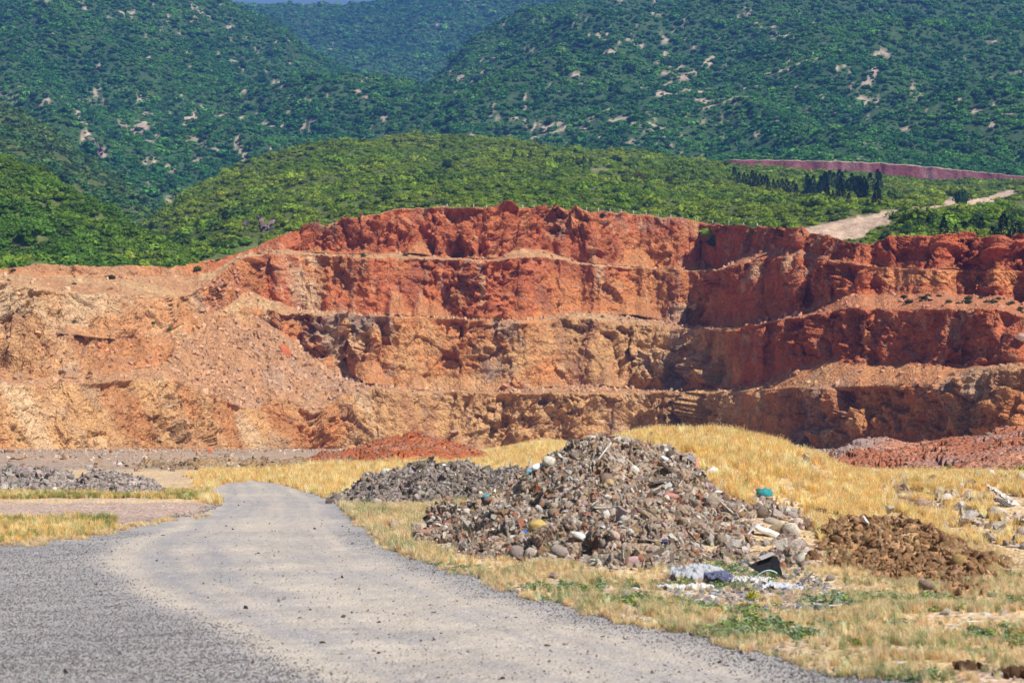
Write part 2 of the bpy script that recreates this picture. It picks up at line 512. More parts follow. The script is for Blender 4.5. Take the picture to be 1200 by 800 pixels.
y6, D6 = bench(y5, D5, [(-420, 26, 12), (0, 26, 12), (67, 26, 18), (135, 28, 22), (219, 26, 22), (255, 14, 8), (280, 8, 1), (330, 10, 3), (400, 10, 0), (470, 10, 4), (500, 9, 1), (560, 9, 0), (585, 8, 2), (610, 8, 8), (640, 8, 6), (677, 8, 0), (740, 14, -3), (800, 20, -5), (834, 24, -3), (870, 20, 6), (900, 9, 12), (935, 4, 8), (985, 1.2, 1), (1640, 1.2, 1)], 7)
y7, D7 = wall(D6, [(-420, 305, 3), (0, 316, 2), (47, 309, 4), (100, 313, 3), (148, 311, 4), (202, 313, 3), (250, 304, 4), (280, 297, 2), (321, 280, 5), (340, 273, 6), (400, 261, 6), (457, 246, 7), (518, 243, 7), (636, 244, 8), (737, 249.6, 7), (800, 257.5, 6), (894, 268, 5), (928, 268, 5), (960, 274, 5), (989, 282, 4), (1016, 289, 4), (1030, 283, 4), (1043, 279, 4), (1104, 276, 4), (1200, 283, 4), (1640, 285, 4)], 8, 2)
curves = [U(px, y0 + 12, D0 - 30), U(px, y0, D0), U(px, y1, D1), U(px, y2, D2), U(px, y3, D3), U(px, y4, D4), U(px, y5, D5), U(px, y6, D6), U(px, y7, D7)]
rim = curves[-1].copy()
back = rim.copy(); back[:, 1] += 14; back[:, 0] *= back[:, 1] / rim[:, 1]; back[:, 2] += -.6
curves.append(back)
P, L = loft(curves, [20, 80, 14, 80, 14, 80, 18, 70, 10])
PXg = np.repeat(px[None], P.shape[0], 0)
Nn = normals(P)
# smooth normals a little
for _ in range(3):
    Nn[1:-1] = (Nn[:-2] + Nn[1:-1] + Nn[2:]) / 3
    Nn[:, 1:-1] = (Nn[:, :-2] + Nn[:, 1:-1] + Nn[:, 2:]) / 3
Nn /= np.linalg.norm(Nn, axis=-1, keepdims=True)
fr = L % 1; seg = np.floor(L).astype(int)
wallm = np.isin(seg, (1, 3, 5, 7)).astype(float)
edge = np.minimum(ss(0, .07, fr), ss(1.0, .93, fr))
wm = wallm * edge
# scree: left middle, spurs
n2c = fbm(P, 5, 3, 12)
hs = np.zeros(P.shape[:2])
for sgm, a_, b_ in ((1, y0, y1), (3, y2, y3), (5, y4, y5), (7, y6, y7)):
    hs[seg == sgm] = np.repeat((a_ - b_)[None], (seg[:, 0] == sgm).sum(), 0).ravel()
wm = wm * np.clip(hs / 42, .12, 1)
scree = ((seg == 3) & (PXg < 260)).astype(float) * .6 + ((seg == 2) & (PXg > 200) & (PXg < 420))
scree = np.clip(scree, 0, 1)
big = fbm(P, 26, 4, 50, sq=(1, 1, .6))
gul = ridged(P, 11, 4, 60, sq=(1, 1, .28))
fine = fbm(P, 2.2, 4, 70)
rough_amt = ss(-.25, .3, fbm(P, 32, 2, 99)) * 1.05 + .22
strat = gn(np.stack([P[..., 0] / 60, P[..., 1] / 60, (P[..., 2] + 1.5 * fbm(P, 15, 2, 8)) / 1.6], -1), 33)
wp = P + 1.2 * np.stack([fbm(P, 6, 3, 201), fbm(P, 6, 3, 202), fbm(P, 6, 3, 203)], -1)
fa = facets(wp, 7.5, 210, 1.1, (1, 1, .8)); fb = facets(wp, 2.9, 220, 1.1, (1, 1, 1.1)); fc = facets(P, 1.2, 230, 1.0)
disp = wm * (3.0 * big + .9 * (gul - .45) + rough_amt * (.50 * fa + .50 * fb + .45 * fc) + .30 * strat)
rn = ridged(np.stack([P[..., 0] + .5 * P[..., 2], P[..., 1] * .5, P[..., 2] * .15], -1), 5.5, 4, 205) - .5
leftm = ss(460, 400, PXg) * ss(-40, 20, PXg + 60)
disp += leftm * (seg >= 1) * (seg <= 5) * (1.5 * rn + 2.6 * fbm(P, 13, 3, 206, sq=(1, 1, .5))) * (scree * .8 + .35)
disp += (.5 * fine + .30 * fc * (.3 + scree)) * (0.45 + .55 * wm)
# wall toe: sandy talus skirt (less roughness at foot)
disp *= 1 - .55 * wallm * (1 - ss(0, .22, fr)) * (1 - edge * .0)
P2 = P + Nn * disp[..., None]
cn = np.clip(fbm(np.stack([PXg / 46, seg * 7.7, P[..., 0] * 0], -1), 1, 3, 71) * 2.2 + .12, 0, 1)
cnh = .02 + .42 * cn + .05 * n2c * cn
cone = wallm * np.clip(1 - fr / cnh, 0, 1) * np.clip(cn * 1.2, 0, 1) * .75 * (1 - .6 * ss(820, 900, PXg))
P2 = P2 + np.array([0, -1, 0]) * (cone * np.clip(hs / 10, 0, 6.5))[..., None]
P2 = P2 - Nn * (disp * np.clip(cone * 3, 0, .8) * wallm)[..., None]
lipw = np.exp(-1e9 * 0 + 0 * L) if False else np.exp(-((L - np.round(L)) / .05) ** 2) * np.isin(np.round(L), (2, 4, 6, 8))
P2[..., 2] += lipw * (.9 * fbm(P, 5, 4, 44))
# colours
RED = np.array([.47, .138, .056]); ORG = np.array([.54, .222, .083]); OCH = np.array([.53, .295, .13]); BEI = np.array([.60, .43, .26])
GRY = np.array([.30, .235, .20]); PNK = np.array([.47, .25, .125]); DRK = np.array([.23, .085, .05]); SAND = np.array([.56, .38, .19])
n1 = fbm(P, 30, 4, 11); n2 = fbm(P, 9, 4, 12); n3 = fbm(P, 3, 4, 13, sq=(1, 1, .35)); n4 = fbm(P, 14, 3, 14, sq=(1, 1, 1.6))
col = np.zeros(P.shape) + ORG
lay = L
redness = np.where(lay >= 7, 1.1, np.where(lay >= 5, .78, np.where(lay >= 3, .38, .16)))
redness = redness + ss(800, 900, PXg) * np.where(lay >= 3, .6, .30) - ss(300, 180, PXg) * np.where(lay > 6, .15, .35) - ss(620, 760, PXg) * ss(900, 840, PXg) * .35
redness = redness + .75 * n1 + .55 * n2
col = mixc(np.zeros(P.shape) + OCH, ORG, ss(.1, .45, redness))
col = mixc(col, RED, ss(.5, .95, redness))
col = mixc(col, BEI, ss(.15, .5, n4 - .1 + .35 * n3) * ss(.9, .3, redness) * .6)
col = mixc(col, GRY, ss(.15, .45, fbm(P, 18, 4, 15) + .3 * n3) * ss(1.0, .4, redness) * .65)
col = mixc(col, DRK, ss(.18, .5, n3) * .35)
stv = fbm(P, 2.6, 4, 16, sq=(1, 1, .10)); stv2 = fbm(P, 7, 3, 17, sq=(1, 1, .15))
col = mixc(col, BEI, ss(.12, .45, stv) * ss(-.2, .3, n1) * wallm * .5)
col = mixc(col, DRK * 1.2, ss(.12, .45, stv2) * wallm * .45)
lv = fbm(np.stack([P[..., 0] + .6 * P[..., 2], P[..., 1] * .5, P[..., 2] * .3], -1), 9, 4, 207)
col = mixc(col, ORG * .82, ss(.08, .35, lv) * leftm * .7)
col = mixc(col, BEI * 1.05, ss(-.10, -.35, lv) * leftm * .6)
crk = ridged(np.stack([P[..., 0], P[..., 1], P[..., 2] * .8 + .25 * P[..., 0]], -1), 9, 4, 18)
col = mixc(col, GRY * .75, ss(.80, .92, crk) * wallm * .55)
col = mixc(col, BEI * .95, ss(.25, .5, n3 * .6 + n2 * .6 + .15 * (PXg > 690) * (PXg < 800) * (lay > 7)) * .55 * wallm)
# upper right: dark red band over lighter streaked band
ur = ss(1015, 1030, PXg) * (seg == 5)
col = mixc(col, ORG * 1.12, ur * ss(.35, .45, fr) * .8)
col = mixc(col, np.array([.42, .10, .042]), ss(1015, 1030, PXg) * (seg >= 6) * .75)
# benches and scree: paler, dusty
bn = np.isin(seg, (2, 4, 6, 8)).astype(float)
dust = mixc(np.zeros(P.shape) + PNK, SAND, ss(-.2, .4, n2) * (lay > 4) * .8)
dust = mixc(dust, BEI * .9, ss(.2, .5, n1) * .5)
col = mixc(col, ORG, ss(210, 240, PXg) * ss(450, 400, PXg) * (seg == 2) * np.clip(ss(.2, -.4, n1 + n2) + ss(300, 240, PXg), 0, 1) * .8)
col = mixc(col, dust * 1.05, bn * .88 * (1 - .6 * ss(820, 900, PXg)))
col = mixc(col, dust, scree * .45)
left = ss(250, 215, PXg)
col = mixc(col, mixc(np.zeros(P.shape) + BEI * .95, OCH, ss(-.2, .4, n2)), left * (seg == 5) * (1 - .75 * np.exp(-((PXg - 185) / 45) ** 2)) * .8)
col = mixc(col, mixc(np.zeros(P.shape) + PNK, ORG, ss(-.1, .5, n2)), left * (seg >= 7) * .9)
skc = mixc(np.zeros(P.shape) + PNK * .92, ORG * .9, ss(0.1, .5, redness) * .7)
col = mixc(col, skc, np.clip(cone * 2.5 + .5 * n2 * (cone > 0), 0, .75))
col = mixc(col, np.array([.42, .30, .22]), ss(-.1, .4, n2) * ss(250, 330, PXg) * ss(460, 380, PXg) * (seg == 2) * .5)
# redder tongue in the left scree
tong = np.exp(-((PXg - (150 + (400 - to_px(P)[1]) * -.9)) / 45) ** 2) * (seg == 3)
col = mixc(col, ORG * .95, tong * .7)
fl = (seg == 0)
col = mixc(col, np.array([.37, .24, .155]), fl * .8)
# back of the rim : dry grass
col = mixc(col, np.array([.52, .36, .17]), (seg == 8) * .7)
quarry = grid_obj('quarry_terrain', P2, M_rock, col)
tag(quarry, 'terraced red and ochre quarry face', kind='structure')
QP, QL, QPX = P2, L, PXg

# ------------------------------------------------------------------ plateau and hills behind
SOIL = np.array([.085, .105, .03]); BARE = np.array([.55, .42, .30])
def hill(name, rows_tabs, n_rows, amp, sc, colr=SOIL, seed=0, xs=None, ymask=None):
    """rows_tabs: tables (px, py, D) from near/bottom to far/top"""
    xs = np.arange(-420, 1640, 3.0) if xs is None else xs
    cv = []
    for t in rows_tabs:
        py, D = tab(t, xs, 12)
        cv.append(U(xs, py, D))
    P, L = loft(cv, n_rows)
    # round the loft so it does not read as planes
    for _ in range(6):
        P[1:-1] = (P[:-2] + 2 * P[1:-1] + P[2:]) / 4
    e = np.minimum(ss(0, .15, L / L.max()), 1)
    P = P.copy()
    P[..., 2] += e * amp * (ridged(P, sc, 4, seed) - .45)
    return P, L, xs

plat_tabs = [
    [(x, (yy + 9.0), dd + 4) for x, yy, dd in zip(px[::6], y7[::6], D7[::6])],
    [(x, (yy + 2.0), dd + 14) for x, yy, dd in zip(px[::6], y7[::6], D7[::6])],
    [(-420, 330, 480), (150, 318, 480), (200, 310, 480), (240, 297, 490), (330, 268, 500), (400, 250, 510), (500, 237, 520), (640, 238, 530), (800, 250, 520), (900, 262, 470), (940, 266, 440), (1000, 263, 430), (1060, 262, 430), (1200, 268, 420), (1640, 270, 400)],
    [(-420, 330, 560), (150, 312, 540), (190, 290, 560), (230, 262, 590), (300, 232, 620), (400, 214, 650), (500, 207, 670), (700, 212, 680), (850, 226, 660), (950, 240, 620), (1000, 246, 600), (1040, 244, 600), (1200, 245, 580), (1640, 250, 560)],
    [(-420, 330, 760), (140, 310, 700), (180, 260, 720), (220, 228, 760), (280, 198, 800), (350, 176, 850), (450, 163, 900), (600, 168, 930), (700, 180, 930), (800, 190, 920), (900, 203, 900), (1000, 213, 880), (1050, 217, 860), (1200, 222, 850), (1640, 228, 850)],
    [(-420, 345, 900), (140, 330, 850), (280, 220, 1000), (450, 185, 1080), (700, 202, 1080), (860, 199, 980), (1000, 210, 960), (1060, 213, 950), (1200, 223, 950), (1640, 236, 950)]]
plat, platL, platx = hill('plateau', plat_tabs, [6, 28, 60, 80, 30], 8, 70, seed=210)
pxx, pyy = to_px(plat)
ROAD2 = [(930, 276), (945, 267), (975, 260), (1010, 253), (1045, 246), (1060, 247), (1048, 253), (1042, 261), (1022, 268), (1012, 278), (985, 284)]
ROAD2b = [(1046, 251), (1060, 245), (1095, 241), (1110, 233), (1150, 232), (1185, 222), (1195, 225), (1160, 240), (1130, 246)]
r2 = inpoly(pxx, pyy, ROAD2) | inpoly(pxx, pyy, ROAD2b)
pc = np.zeros(plat.shape) + SOIL
pc = mixc(pc, BARE, ss(.35, .6, fbm(plat, 40, 3, 5)) * .5)
pc = mixc(pc, np.array([.46, .33, .24]), r2 * 1.0)
fm = r2[:-1, :-1] & r2[1:, 1:]
tag(grid_obj('plateau_ground', plat, M_hill, pc, ~fm), 'scrub covered plateau behind the quarry', kind='structure')
tag(grid_obj('dirt_road', plat, M_hill, pc, fm), 'pale dirt road behind the quarry rim', kind='structure')

lh_tabs = [
    [(x, (yy + 1.5), dd + 1) for x, yy, dd in zip(px[::6], y7[::6], D7[::6]) if x < 300],
    [(x, (yy + 1.5), dd + 22) for x, yy, dd in zip(px[::6], y7[::6], D7[::6]) if x < 300],
    [(-420, 120, 480), (-100, 165, 500), (0, 192, 520), (60, 213, 510), (130, 260, 480), (200, 302, 440), (240, 320, 440), (300, 335, 450)],
    [(-420, 160, 620), (0, 220, 640), (130, 290, 600), (300, 350, 560)]]
lh, lhL, lhx = hill('left_hill', lh_tabs, [8, 90, 20], 9, 50, seed=230, xs=np.arange(-420, 305, 2.5))
tag(grid_obj('near_hill', lh, M_hill, np.zeros(lh.shape) + SOIL * 1.2), 'green hill left of the quarry', kind='structure')
mb_tabs = [
    [(-420, 300, 600), (0, 290, 640), (200, 320, 640), (340, 330, 640)],
    [(-420, 40, 1150), (0, 122, 1100), (60, 158, 1060), (100, 192, 1000), (173, 247, 860), (215, 290, 760), (340, 320, 700)],
    [(-420, 70, 1400), (0, 160, 1350), (100, 220, 1200), (340, 340, 900)]]
mb, mbL, mbx = hill('mid_hill', mb_tabs, [90, 20], 14, 90, seed=240, xs=np.arange(-420, 345, 3))
tag(grid_obj('middle_hill', mb, M_hill, np.zeros(mb.shape) + SOIL), 'darker hill between near hill and mountain', kind='structure')
m1_tabs = [
    [(-420, 330, 900), (0, 310, 950), (180, 300, 950), (300, 260, 1000), (450, 230, 1050), (620, 230, 1100)],
    [(-420, 120, 1350), (0, 160, 1350), (150, 185, 1350), (300, 170, 1400), (400, 160, 1450), (480, 170, 1400), (620, 210, 1300)],
    [(-420, -170, 2300), (0, -95, 2150), (200, -32, 2050), (270, -8, 2000), (330, 25, 1950), (380, 60, 1870), (450, 118, 1700), (500, 165, 1600), (620, 210, 1500)],
    [(-420, -100, 2900), (200, 10, 2700), (450, 150, 2400), (620, 230, 2200)]]
m1, m1L, m1x = hill('left_mountain', m1_tabs, [50, 110, 20], 95, 430, seed=250, xs=np.arange(-420, 625, 3))
m2_tabs = [
    [(330, 240, 1000), (600, 215, 1080), (830, 200, 1000), (860, 187, 1010), (1000, 190, 1010), (1060, 193, 1010), (1200, 207, 1000), (1640, 225, 1000)],
    [(330, 215, 1200), (430, 172, 1300), (520, 158, 1350), (700, 142, 1350), (900, 140, 1330), (1200, 145, 1300), (1640, 150, 1300)],
    [(330, 205, 1500), (390, 175, 1550), (430, 155, 1600), (470, 126, 1680), (520, 100, 1750), (560, 80, 1800), (620, 50, 1880), (680, 26, 1950), (720, 8, 2000), (760, -14, 2080), (900, -70, 2200), (1200, -125, 2300), (1640, -180, 2400)],
    [(330, 240, 2200), (600, 120, 2600), (900, -20, 2900), (1640, -120, 3200)]]
m2, m2L, m2x = hill('right_mountain', m2_tabs, [60, 120, 20], 100, 470, seed=263, xs=np.arange(330, 1640, 3))
m3_tabs = [
    [(100, 260, 1900), (1000, 220, 2000)],
    [(100, 100, 2500), (450, 110, 2500), (1000, 60, 2500)],
    [(100, -2, 3300), (270, 4, 3250), (300, 5.5, 3250), (350, 7, 3250), (400, 5, 3250), (445, 0, 3250), (480, -9, 3250), (600, -40, 3300), (1000, -120, 3400)],
    [(100, 60, 3700), (1000, -60, 3900)]]
m3, m3L, m3x = hill('far_mountain', m3_tabs, [40, 90, 12], 30, 280, seed=270, xs=np.arange(100, 1000, 4))
m3[..., 2] -= 6
def barefn(P, seed):
    x, y = to_px(P)
    z = fbm(P, 300, 2, seed + 3) * .20 - .06
    if seed == 301:    # clusters of bare rock along the foot and the shoulder of the left mountain
        z = z + .12 * np.exp(-((y - 145 - (x - 120) * .12) / 34) ** 2) * (x < 340) * 1.3 + .15 * np.exp(-((x - 205) / 60) ** 2 - ((y - 25) / 22) ** 2) + .04
    elif seed == 302:
        z = z + .22 * np.exp(-((y - 142) / 20) ** 2 - ((x - 640) / 110) ** 2) + .10 * np.exp(-((x - 800) / 90) ** 2 - ((y - 90) / 60) ** 2)
    return ss(.22, .32, fbm(P, 20, 4, seed, .65, sq=(1, 1, 2.2)) + z)
def mountain_col(P, seed):
    c = np.zeros(P.shape) + np.array([.045, .085, .03])
    bare = barefn(P, seed)
    return mixc(c, np.array([.40, .31, .23]), bare), bare
for nm, PP, sd, lb in (('left_mountain', m1, 301, 'mountain slope on the left'), ('right_mountain', m2, 302, 'mountain slope on the right'), ('far_mountain', m3, 303, 'farthest mountain under the sky')):
    c, _ = mountain_col(PP, sd)
    tag(grid_obj(nm, PP, M_hill, c), lb, kind='structure')
# distant purple red cut at the foot of the right mountain
xs = np.arange(815, 1640, 1.5)
top = tab([(815, 200), (830, 191), (860, 187), (1000, 190), (1060, 193), (1110, 198), (1200, 207), (1640, 225)], xs) + 2.2 * fbm(np.stack([xs / 16, xs * 0, xs * 0], -1), 1, 4, 2)
bot = tab([(815, 202), (835, 198), (860, 196), (1000, 208), (1060, 211), (1120, 213), (1200, 221), (1640, 238)], xs)
dd = 985 + 6 * fbm(np.stack([xs / 20, xs * 0, xs * 0], -1), 1, 3, 9)
cutP, cutL = loft([U(xs, bot + 6, dd - 25), U(xs, bot, dd), U(xs, top, dd + 5), U(xs, top - .4, dd + 30)], [4, 24, 4])
cutP[..., 1] += 1.6 * fbm(cutP, 8, 4, 4) * np.isin(np.floor(cutL), (1,))
cc = np.zeros(cutP.shape) + np.array([.16, .050, .055])
cc = mixc(cc, np.array([.24, .12, .12]), ss(.0, .5, fbm(cutP, 14, 4, 6, sq=(1, 1, .4))))
cc = mixc(cc, np.array([.55, .42, .32]), (np.floor(cutL) != 1) * 1.0)
tag(grid_obj('hillside_cut', cutP, M_rock, cc), 'distant purple red cut bank at the foot of the right mountain', kind='structure')

# ------------------------------------------------------------------ foliage masses
bushes_near = [leafy(40 + s, 210, .11, 6, M_leaf, (1, 1, .85)) for s in range(5)]
bushes_far = [leafy(s, 90, .17, 4, M_leaf, (1, 1, .85)) for s in range(5)]
def cover(name, P, n, size, pal, label, seed, keep=None, patch=(40, -.1, .25), jit=.18, protos=None, tone=None):
    pos, nn, r, c = sample(P, n)
    k = rng.random(len(pos)) < (1 if keep is None else keep(pos, r, c))
    pos = pos[k]
    m = len(pos)
    s = size * (.5 + 1.1 * rng.random(m) ** 2.2) * (1 + .9 * (rng.random(m) < .05))
    t = ss(-.35, .35, fbm(pos, patch[0], 3, seed))
    pal = np.array(pal)
    pos2 = pos.copy(); pos2[:, 2] -= .12 * s
    tint = pal[0] * (1 - t)[:, None] + pal[1] * t[:, None]
    odd = rng.random(m) < .16
    tint[odd] = pal[2]
    tint = tint * (1 + jit * rng.normal(size=(m, 1)))
    tint = np.clip(tint, .008, .4)
    scl = np.stack([s * (.8 + .4 * rng.random(m)), s * (.8 + .4 * rng.random(m)), s * (.65 + .35 * rng.random(m))], -1)
    return scatter(name, pos2, rrot(m, .08), scl, rng.integers(5, size=m), tint, [o.copy() for o in (protos or bushes_far)], label)
def mt_keep(seed):
    def k(pos, r, c):
        return 1 - .80 * barefn(pos, seed)
    return k
GRN = [(.055, .095, .024), (.085, .125, .028), (.045, .065, .022)]
GRM = [(.065, .205, .048), (.125, .300, .052), (.046, .115, .045)]
cover('mountain_scrub', m2, 230000, 5.8, GRM, 'dense green scrub over the right mountain', 401, mt_keep(302), (55, 0, 0))
cover('mountain_scrub', m1, 200000, 5.8, GRM, 'dense green scrub with pale bare patches over the left mountain', 402, mt_keep(301), (55, 0, 0))
cover('mountain_scrub', m3, 90000, 9.5, GRM, 'hazy scrub over the farthest mountain', 403, mt_keep(303), (160, 0, 0))
def pl_keep(pos, r, c):
    a, b = to_px(pos)
    rr = inpoly(a, b, ROAD2) | inpoly(a, b, ROAD2b) | (pos[:, 1] < np.interp(a, px, D7) + 5 + 4 * fbm(pos, 9, 2, 5))
    return np.where(rr, 0, 1.0)
cover('plateau_scrub', plat, 90000, 3.4, [(.155, .25, .028), (.25, .32, .040), (.085, .14, .028)], 'low sunlit green scrub covering the plateau behind the quarry', 404, pl_keep, (45, 0, 0), protos=bushes_near)
cover('hill_scrub', lh, 22000, 3.6, [(.10, .20, .026), (.17, .26, .030), (.07, .12, .026)], 'bright green scrub on the near left hill', 405,
      lambda pos, r, c: np.where(pos[:, 1] < np.interp(to_px(pos)[0], px, D7) + 8 + 6 * fbm(pos, 12, 2, 6), 0, 1 - .9 * ss(.22, .34, fbm(pos, 40, 4, 78))), (40, 0, 0), protos=bushes_near)
cover('hill_scrub', mb, 17000, 6.0, [(.085, .185, .050), (.13, .22, .05), (.07, .12, .045)], 'darker scrub on the middle left hill', 406,
      lambda pos, r, c: 1 - .6 * ss(.25, .4, fbm(pos, 60, 4, 79)), (70, 0, 0))

#@@PART2
# ------------------------------------------------------------------ near ground
gx = np.concatenate([np.linspace(-3000, -60, 120), np.arange(-56, 1256, 1.9), np.linspace(1260, 4200, 120)])
gD = np.concatenate([np.linspace(1.2, 9, 30)[:-1], 3400 / np.linspace(3400 / 9, 3400 / 60, 420)[:-1], np.geomspace(60, 130, 90)[:-1], np.geomspace(130, 420, 60)])
GX, GD = np.meshgrid(gx, gD)
def gz(x, D):
    x = np.asarray(x, float); D = np.asarray(D, float)
    z = -.015 * (np.sqrt((D - 100) ** 2 + 400) + D - 100) / 2
    zc = tab([(-5000, 0), (480, 0), (560, .10), (620, .45), (680, 1.02), (720, 1.32), (780, 1.50), (850, 1.47), (900, 1.34), (940, 1.12), (980, .80), (1010, .62), (1100, .60), (1200, .62), (2500, .9)], x, 12)
    zb = np.where(D < 33, ss(17.5, 33, D), 1 - ss(33, 50, D))
    z = z + zc * zb
    z = z + .75 * np.exp(-((x - 640) / 65) ** 2 - ((D - 80) / 16) ** 2)
    z = z + .25 * np.exp(-((x - 480) / 90) ** 2 - ((D - 62) / 10) ** 2)
    return z
GW = np.stack([(GX - 600) / F * GD, GD, gz(GX, GD)], -1)
gpy = HY + EYE * F / GD
q1 = fbm(GW, 2.2, 4, 500); q2 = fbm(GW, .6, 3, 501)
mx_ = GX + 9 * q1 + 3 * q2; my_ = gpy + (5 * q1 + 7 * q2) * np.clip((gpy - 540) / 150, .15, 1.4)
GRAVEL = [(262, 566), (300, 561), (330, 566), (372, 578), (395, 590), (420, 610), (455, 640), (520, 665), (600, 690), (700, 720), (800, 745), (900, 765), (1000, 785), (1080, 800), (1200, 825), (1600, 900), (9000, 3000), (9000, 9000), (-9000, 9000), (-9000, 640), (-200, 645), (0, 636), (60, 632), (120, 625), (165, 612), (225, 604), (250, 596), (258, 588), (238, 577)]
rmask = inpoly(mx_, my_, GRAVEL)
tl = np.interp(gpy, [560, 590, 615, 640, 665, 700, 740, 780, 800, 900, 1200], [255, 245, 195, 125, 118, 165, 260, 350, 400, 650, 1400])
tr = np.interp(gpy, [560, 590, 615, 640, 665, 700, 740, 780, 800, 900, 1200], [330, 385, 395, 430, 490, 590, 730, 890, 980, 1400, 2600])
wd = np.clip((gpy - 560) * .36, 8, 90)
track = ss(-wd, wd, GX - tl + 40 * q1 + 20 * q2) * ss(-wd, wd, tr - GX + 30 * q1)
stk = fbm(GW, 1.5, 5, 505, .6, sq=(.55, 1, 1))
uu = (GX - tl) / np.maximum(tr - tl, 20)
ruts = fbm(np.stack([uu * 7 + .8 * q1, GD * .10, uu * 0], -1), 1, 3, 508)
ruts2 = fbm(np.stack([uu * 26 + .8 * q1, GD * .25, uu * 0], -1), 1, 3, 509)
dark = ss(.12, .4, fbm(GW, 2.6, 4, 506, sq=(.6, 1, 1)))
gc = np.zeros(GW.shape) + np.array([.52, .37, .20])
gc = mixc(gc, np.array([.46, .33, .24]), ss(-.1, .35, q1))
grn = ss(.1, .35, fbm(GW, 1.8, 4, 507))
gc = mixc(gc, np.array([.20, .23, .09]), grn * ss(640, 700, gpy) * .35)
# left dirt strip and debris flat
gc = mixc(gc, np.array([.40, .285, .23]), ss(300, 240, mx_) * ss(585, 590, my_) * ss(616, 609, my_))
flat = ss(552, 546, my_) * (1 - ss(230, 300, GX) * ss(538, 546, my_)) * (GX < 760) + ss(548, 540, my_) * ss(700, 760, GX)
gc = mixc(gc, mixc(np.zeros(GW.shape) + np.array([.37, .25, .165]), np.array([.30, .22, .17]), ss(-.2, .3, fbm(GW, 7, 4, 510))), flat * np.maximum(ss(520, 440, GX), ss(700, 760, GX)))
rc = np.zeros(GW.shape) + np.array([.25, .236, .238])
rc = mixc(rc, np.array([.285, .268, .262]), ss(-.3, .3, q1))
rc = mixc(rc, np.array([.40, .348, .292]), np.clip(track * (.30 + .45 * ss(-.3, .3, stk) + .8 * ruts + .5 * ruts2 + .55 * np.exp(-((uu - .07) / .05) ** 2) - .30 * np.exp(-((uu - .19) / .06) ** 2) + .3 * np.exp(-((uu - .55) / .08) ** 2) + .3 * np.exp(-((uu - .9) / .05) ** 2)), 0, 1) * (1 - .35 * dark))
gc = np.where(rmask[..., None], rc, gc)
hb = .035 * q1 + .022 * q2 * (1 + 1.2 * (~rmask))
hb = hb - .03 * track * ss(.0, .3, stk)
GW[..., 2] += hb + .05 * rmask * 0
fmask = rmask[:-1, :-1] & rmask[1:, 1:]
rb = rmask.astype(float)
for k_ in range(5):
    rb[:, 2:-2] = (rb[:, :-4] + rb[:, 1:-3] + rb[:, 2:-2] + rb[:, 3:-1] + rb[:, 4:]) / 5
    rb[2:-2] = (rb[:-4] + rb[1:-3] + rb[2:-2] + rb[3:-1] + rb[4:]) / 5
edgew = (4 * rb * (1 - rb))[:-1, :-1]
ground = tag(grid_obj('ground', GW, M_ground, gc, ~fmask), 'dry earth and grass ground', kind='structure')
road = tag(grid_obj('gravel_road', GW, M_road, gc, fmask), 'grey gravel road with pale wheel track', kind='structure')

def solveD(x, y):
    x = np.asarray(x, float); y = np.asarray(y, float)
    D = EYE * F / (y - HY)
    for _ in range(60):
        D = .6 * D + .4 * (EYE - gz(x, D)) * F / np.maximum(y - HY, 3)
        D = np.clip(D, 3, 400)
    return D

heap_objs = []
def heap(name, crest, toe, mat, colf, label, bump=(.05, .25), step=1.0, back=2.5, seed=0, bulge=.12, rows=(70, 40), kind='stuff', cat='heap', sink=.06):
    x0, x1 = crest[0][0], crest[-1][0]
    xs = np.arange(x0, x1 + .1, step)
    cy, cD = tab(crest, xs, 4)
    ty = tab(toe, xs, 4)
    tD = np.minimum(solveD(xs, ty), cD - .25)
    T = U(xs, ty, tD); T[:, 2] = gz(xs, tD) - sink
    Cc = U(xs, cy, cD)
    Mid = T * .45 + Cc * .55; Mid[:, 2] += bulge * (Cc[:, 2] - T[:, 2]); 
    Bk = Cc.copy(); s = (cD + back) / cD; Bk[:, 0] *= s; Bk[:, 1] *= s; Bk[:, 2] = gz(xs, cD + back) - sink
    n = rows[0] // 2
    P, L = loft([T, Mid, Cc, Bk], [n, n, rows[1]])
    for _ in range(5):
        P[1:-1] = (P[:-2] + 2 * P[1:-1] + P[2:]) / 4
    e = np.minimum(1, np.minimum(ss(0, .25, L), ss(3, 2.5, L)))
    ex = np.minimum(ss(0, 12, xs - x0), ss(0, 12, x1 - xs))[None]
    N_ = normals(P)
    cv, ce = cells(P, bump[1], seed + 5)
    d = bump[0] * (1.6 * (cv - .5) + 1.4 * fbm(P, bump[1] * 3, 4, seed)) * e * ex
    d = d + bump[0] * 1.6 * fbm(P, bump[1] * 2.6, 2, seed + 3) * e * ex
    P = P + N_ * d[..., None]
    o = grid_obj(name, P, mat, colf(P, L))
    tag(o, label, cat, kind=kind); heap_objs.append(o)
    return P, L

def palf(cols, sc, seed):
    def f(P, L):
        c = np.zeros(P.shape) + np.array(cols[0])
        for k, cc in enumerate(cols[1:]):
            c = mixc(c, np.array(cc), ss(.0, .35, fbm(P, sc, 4, seed + k * 7)))
        return c
    return f

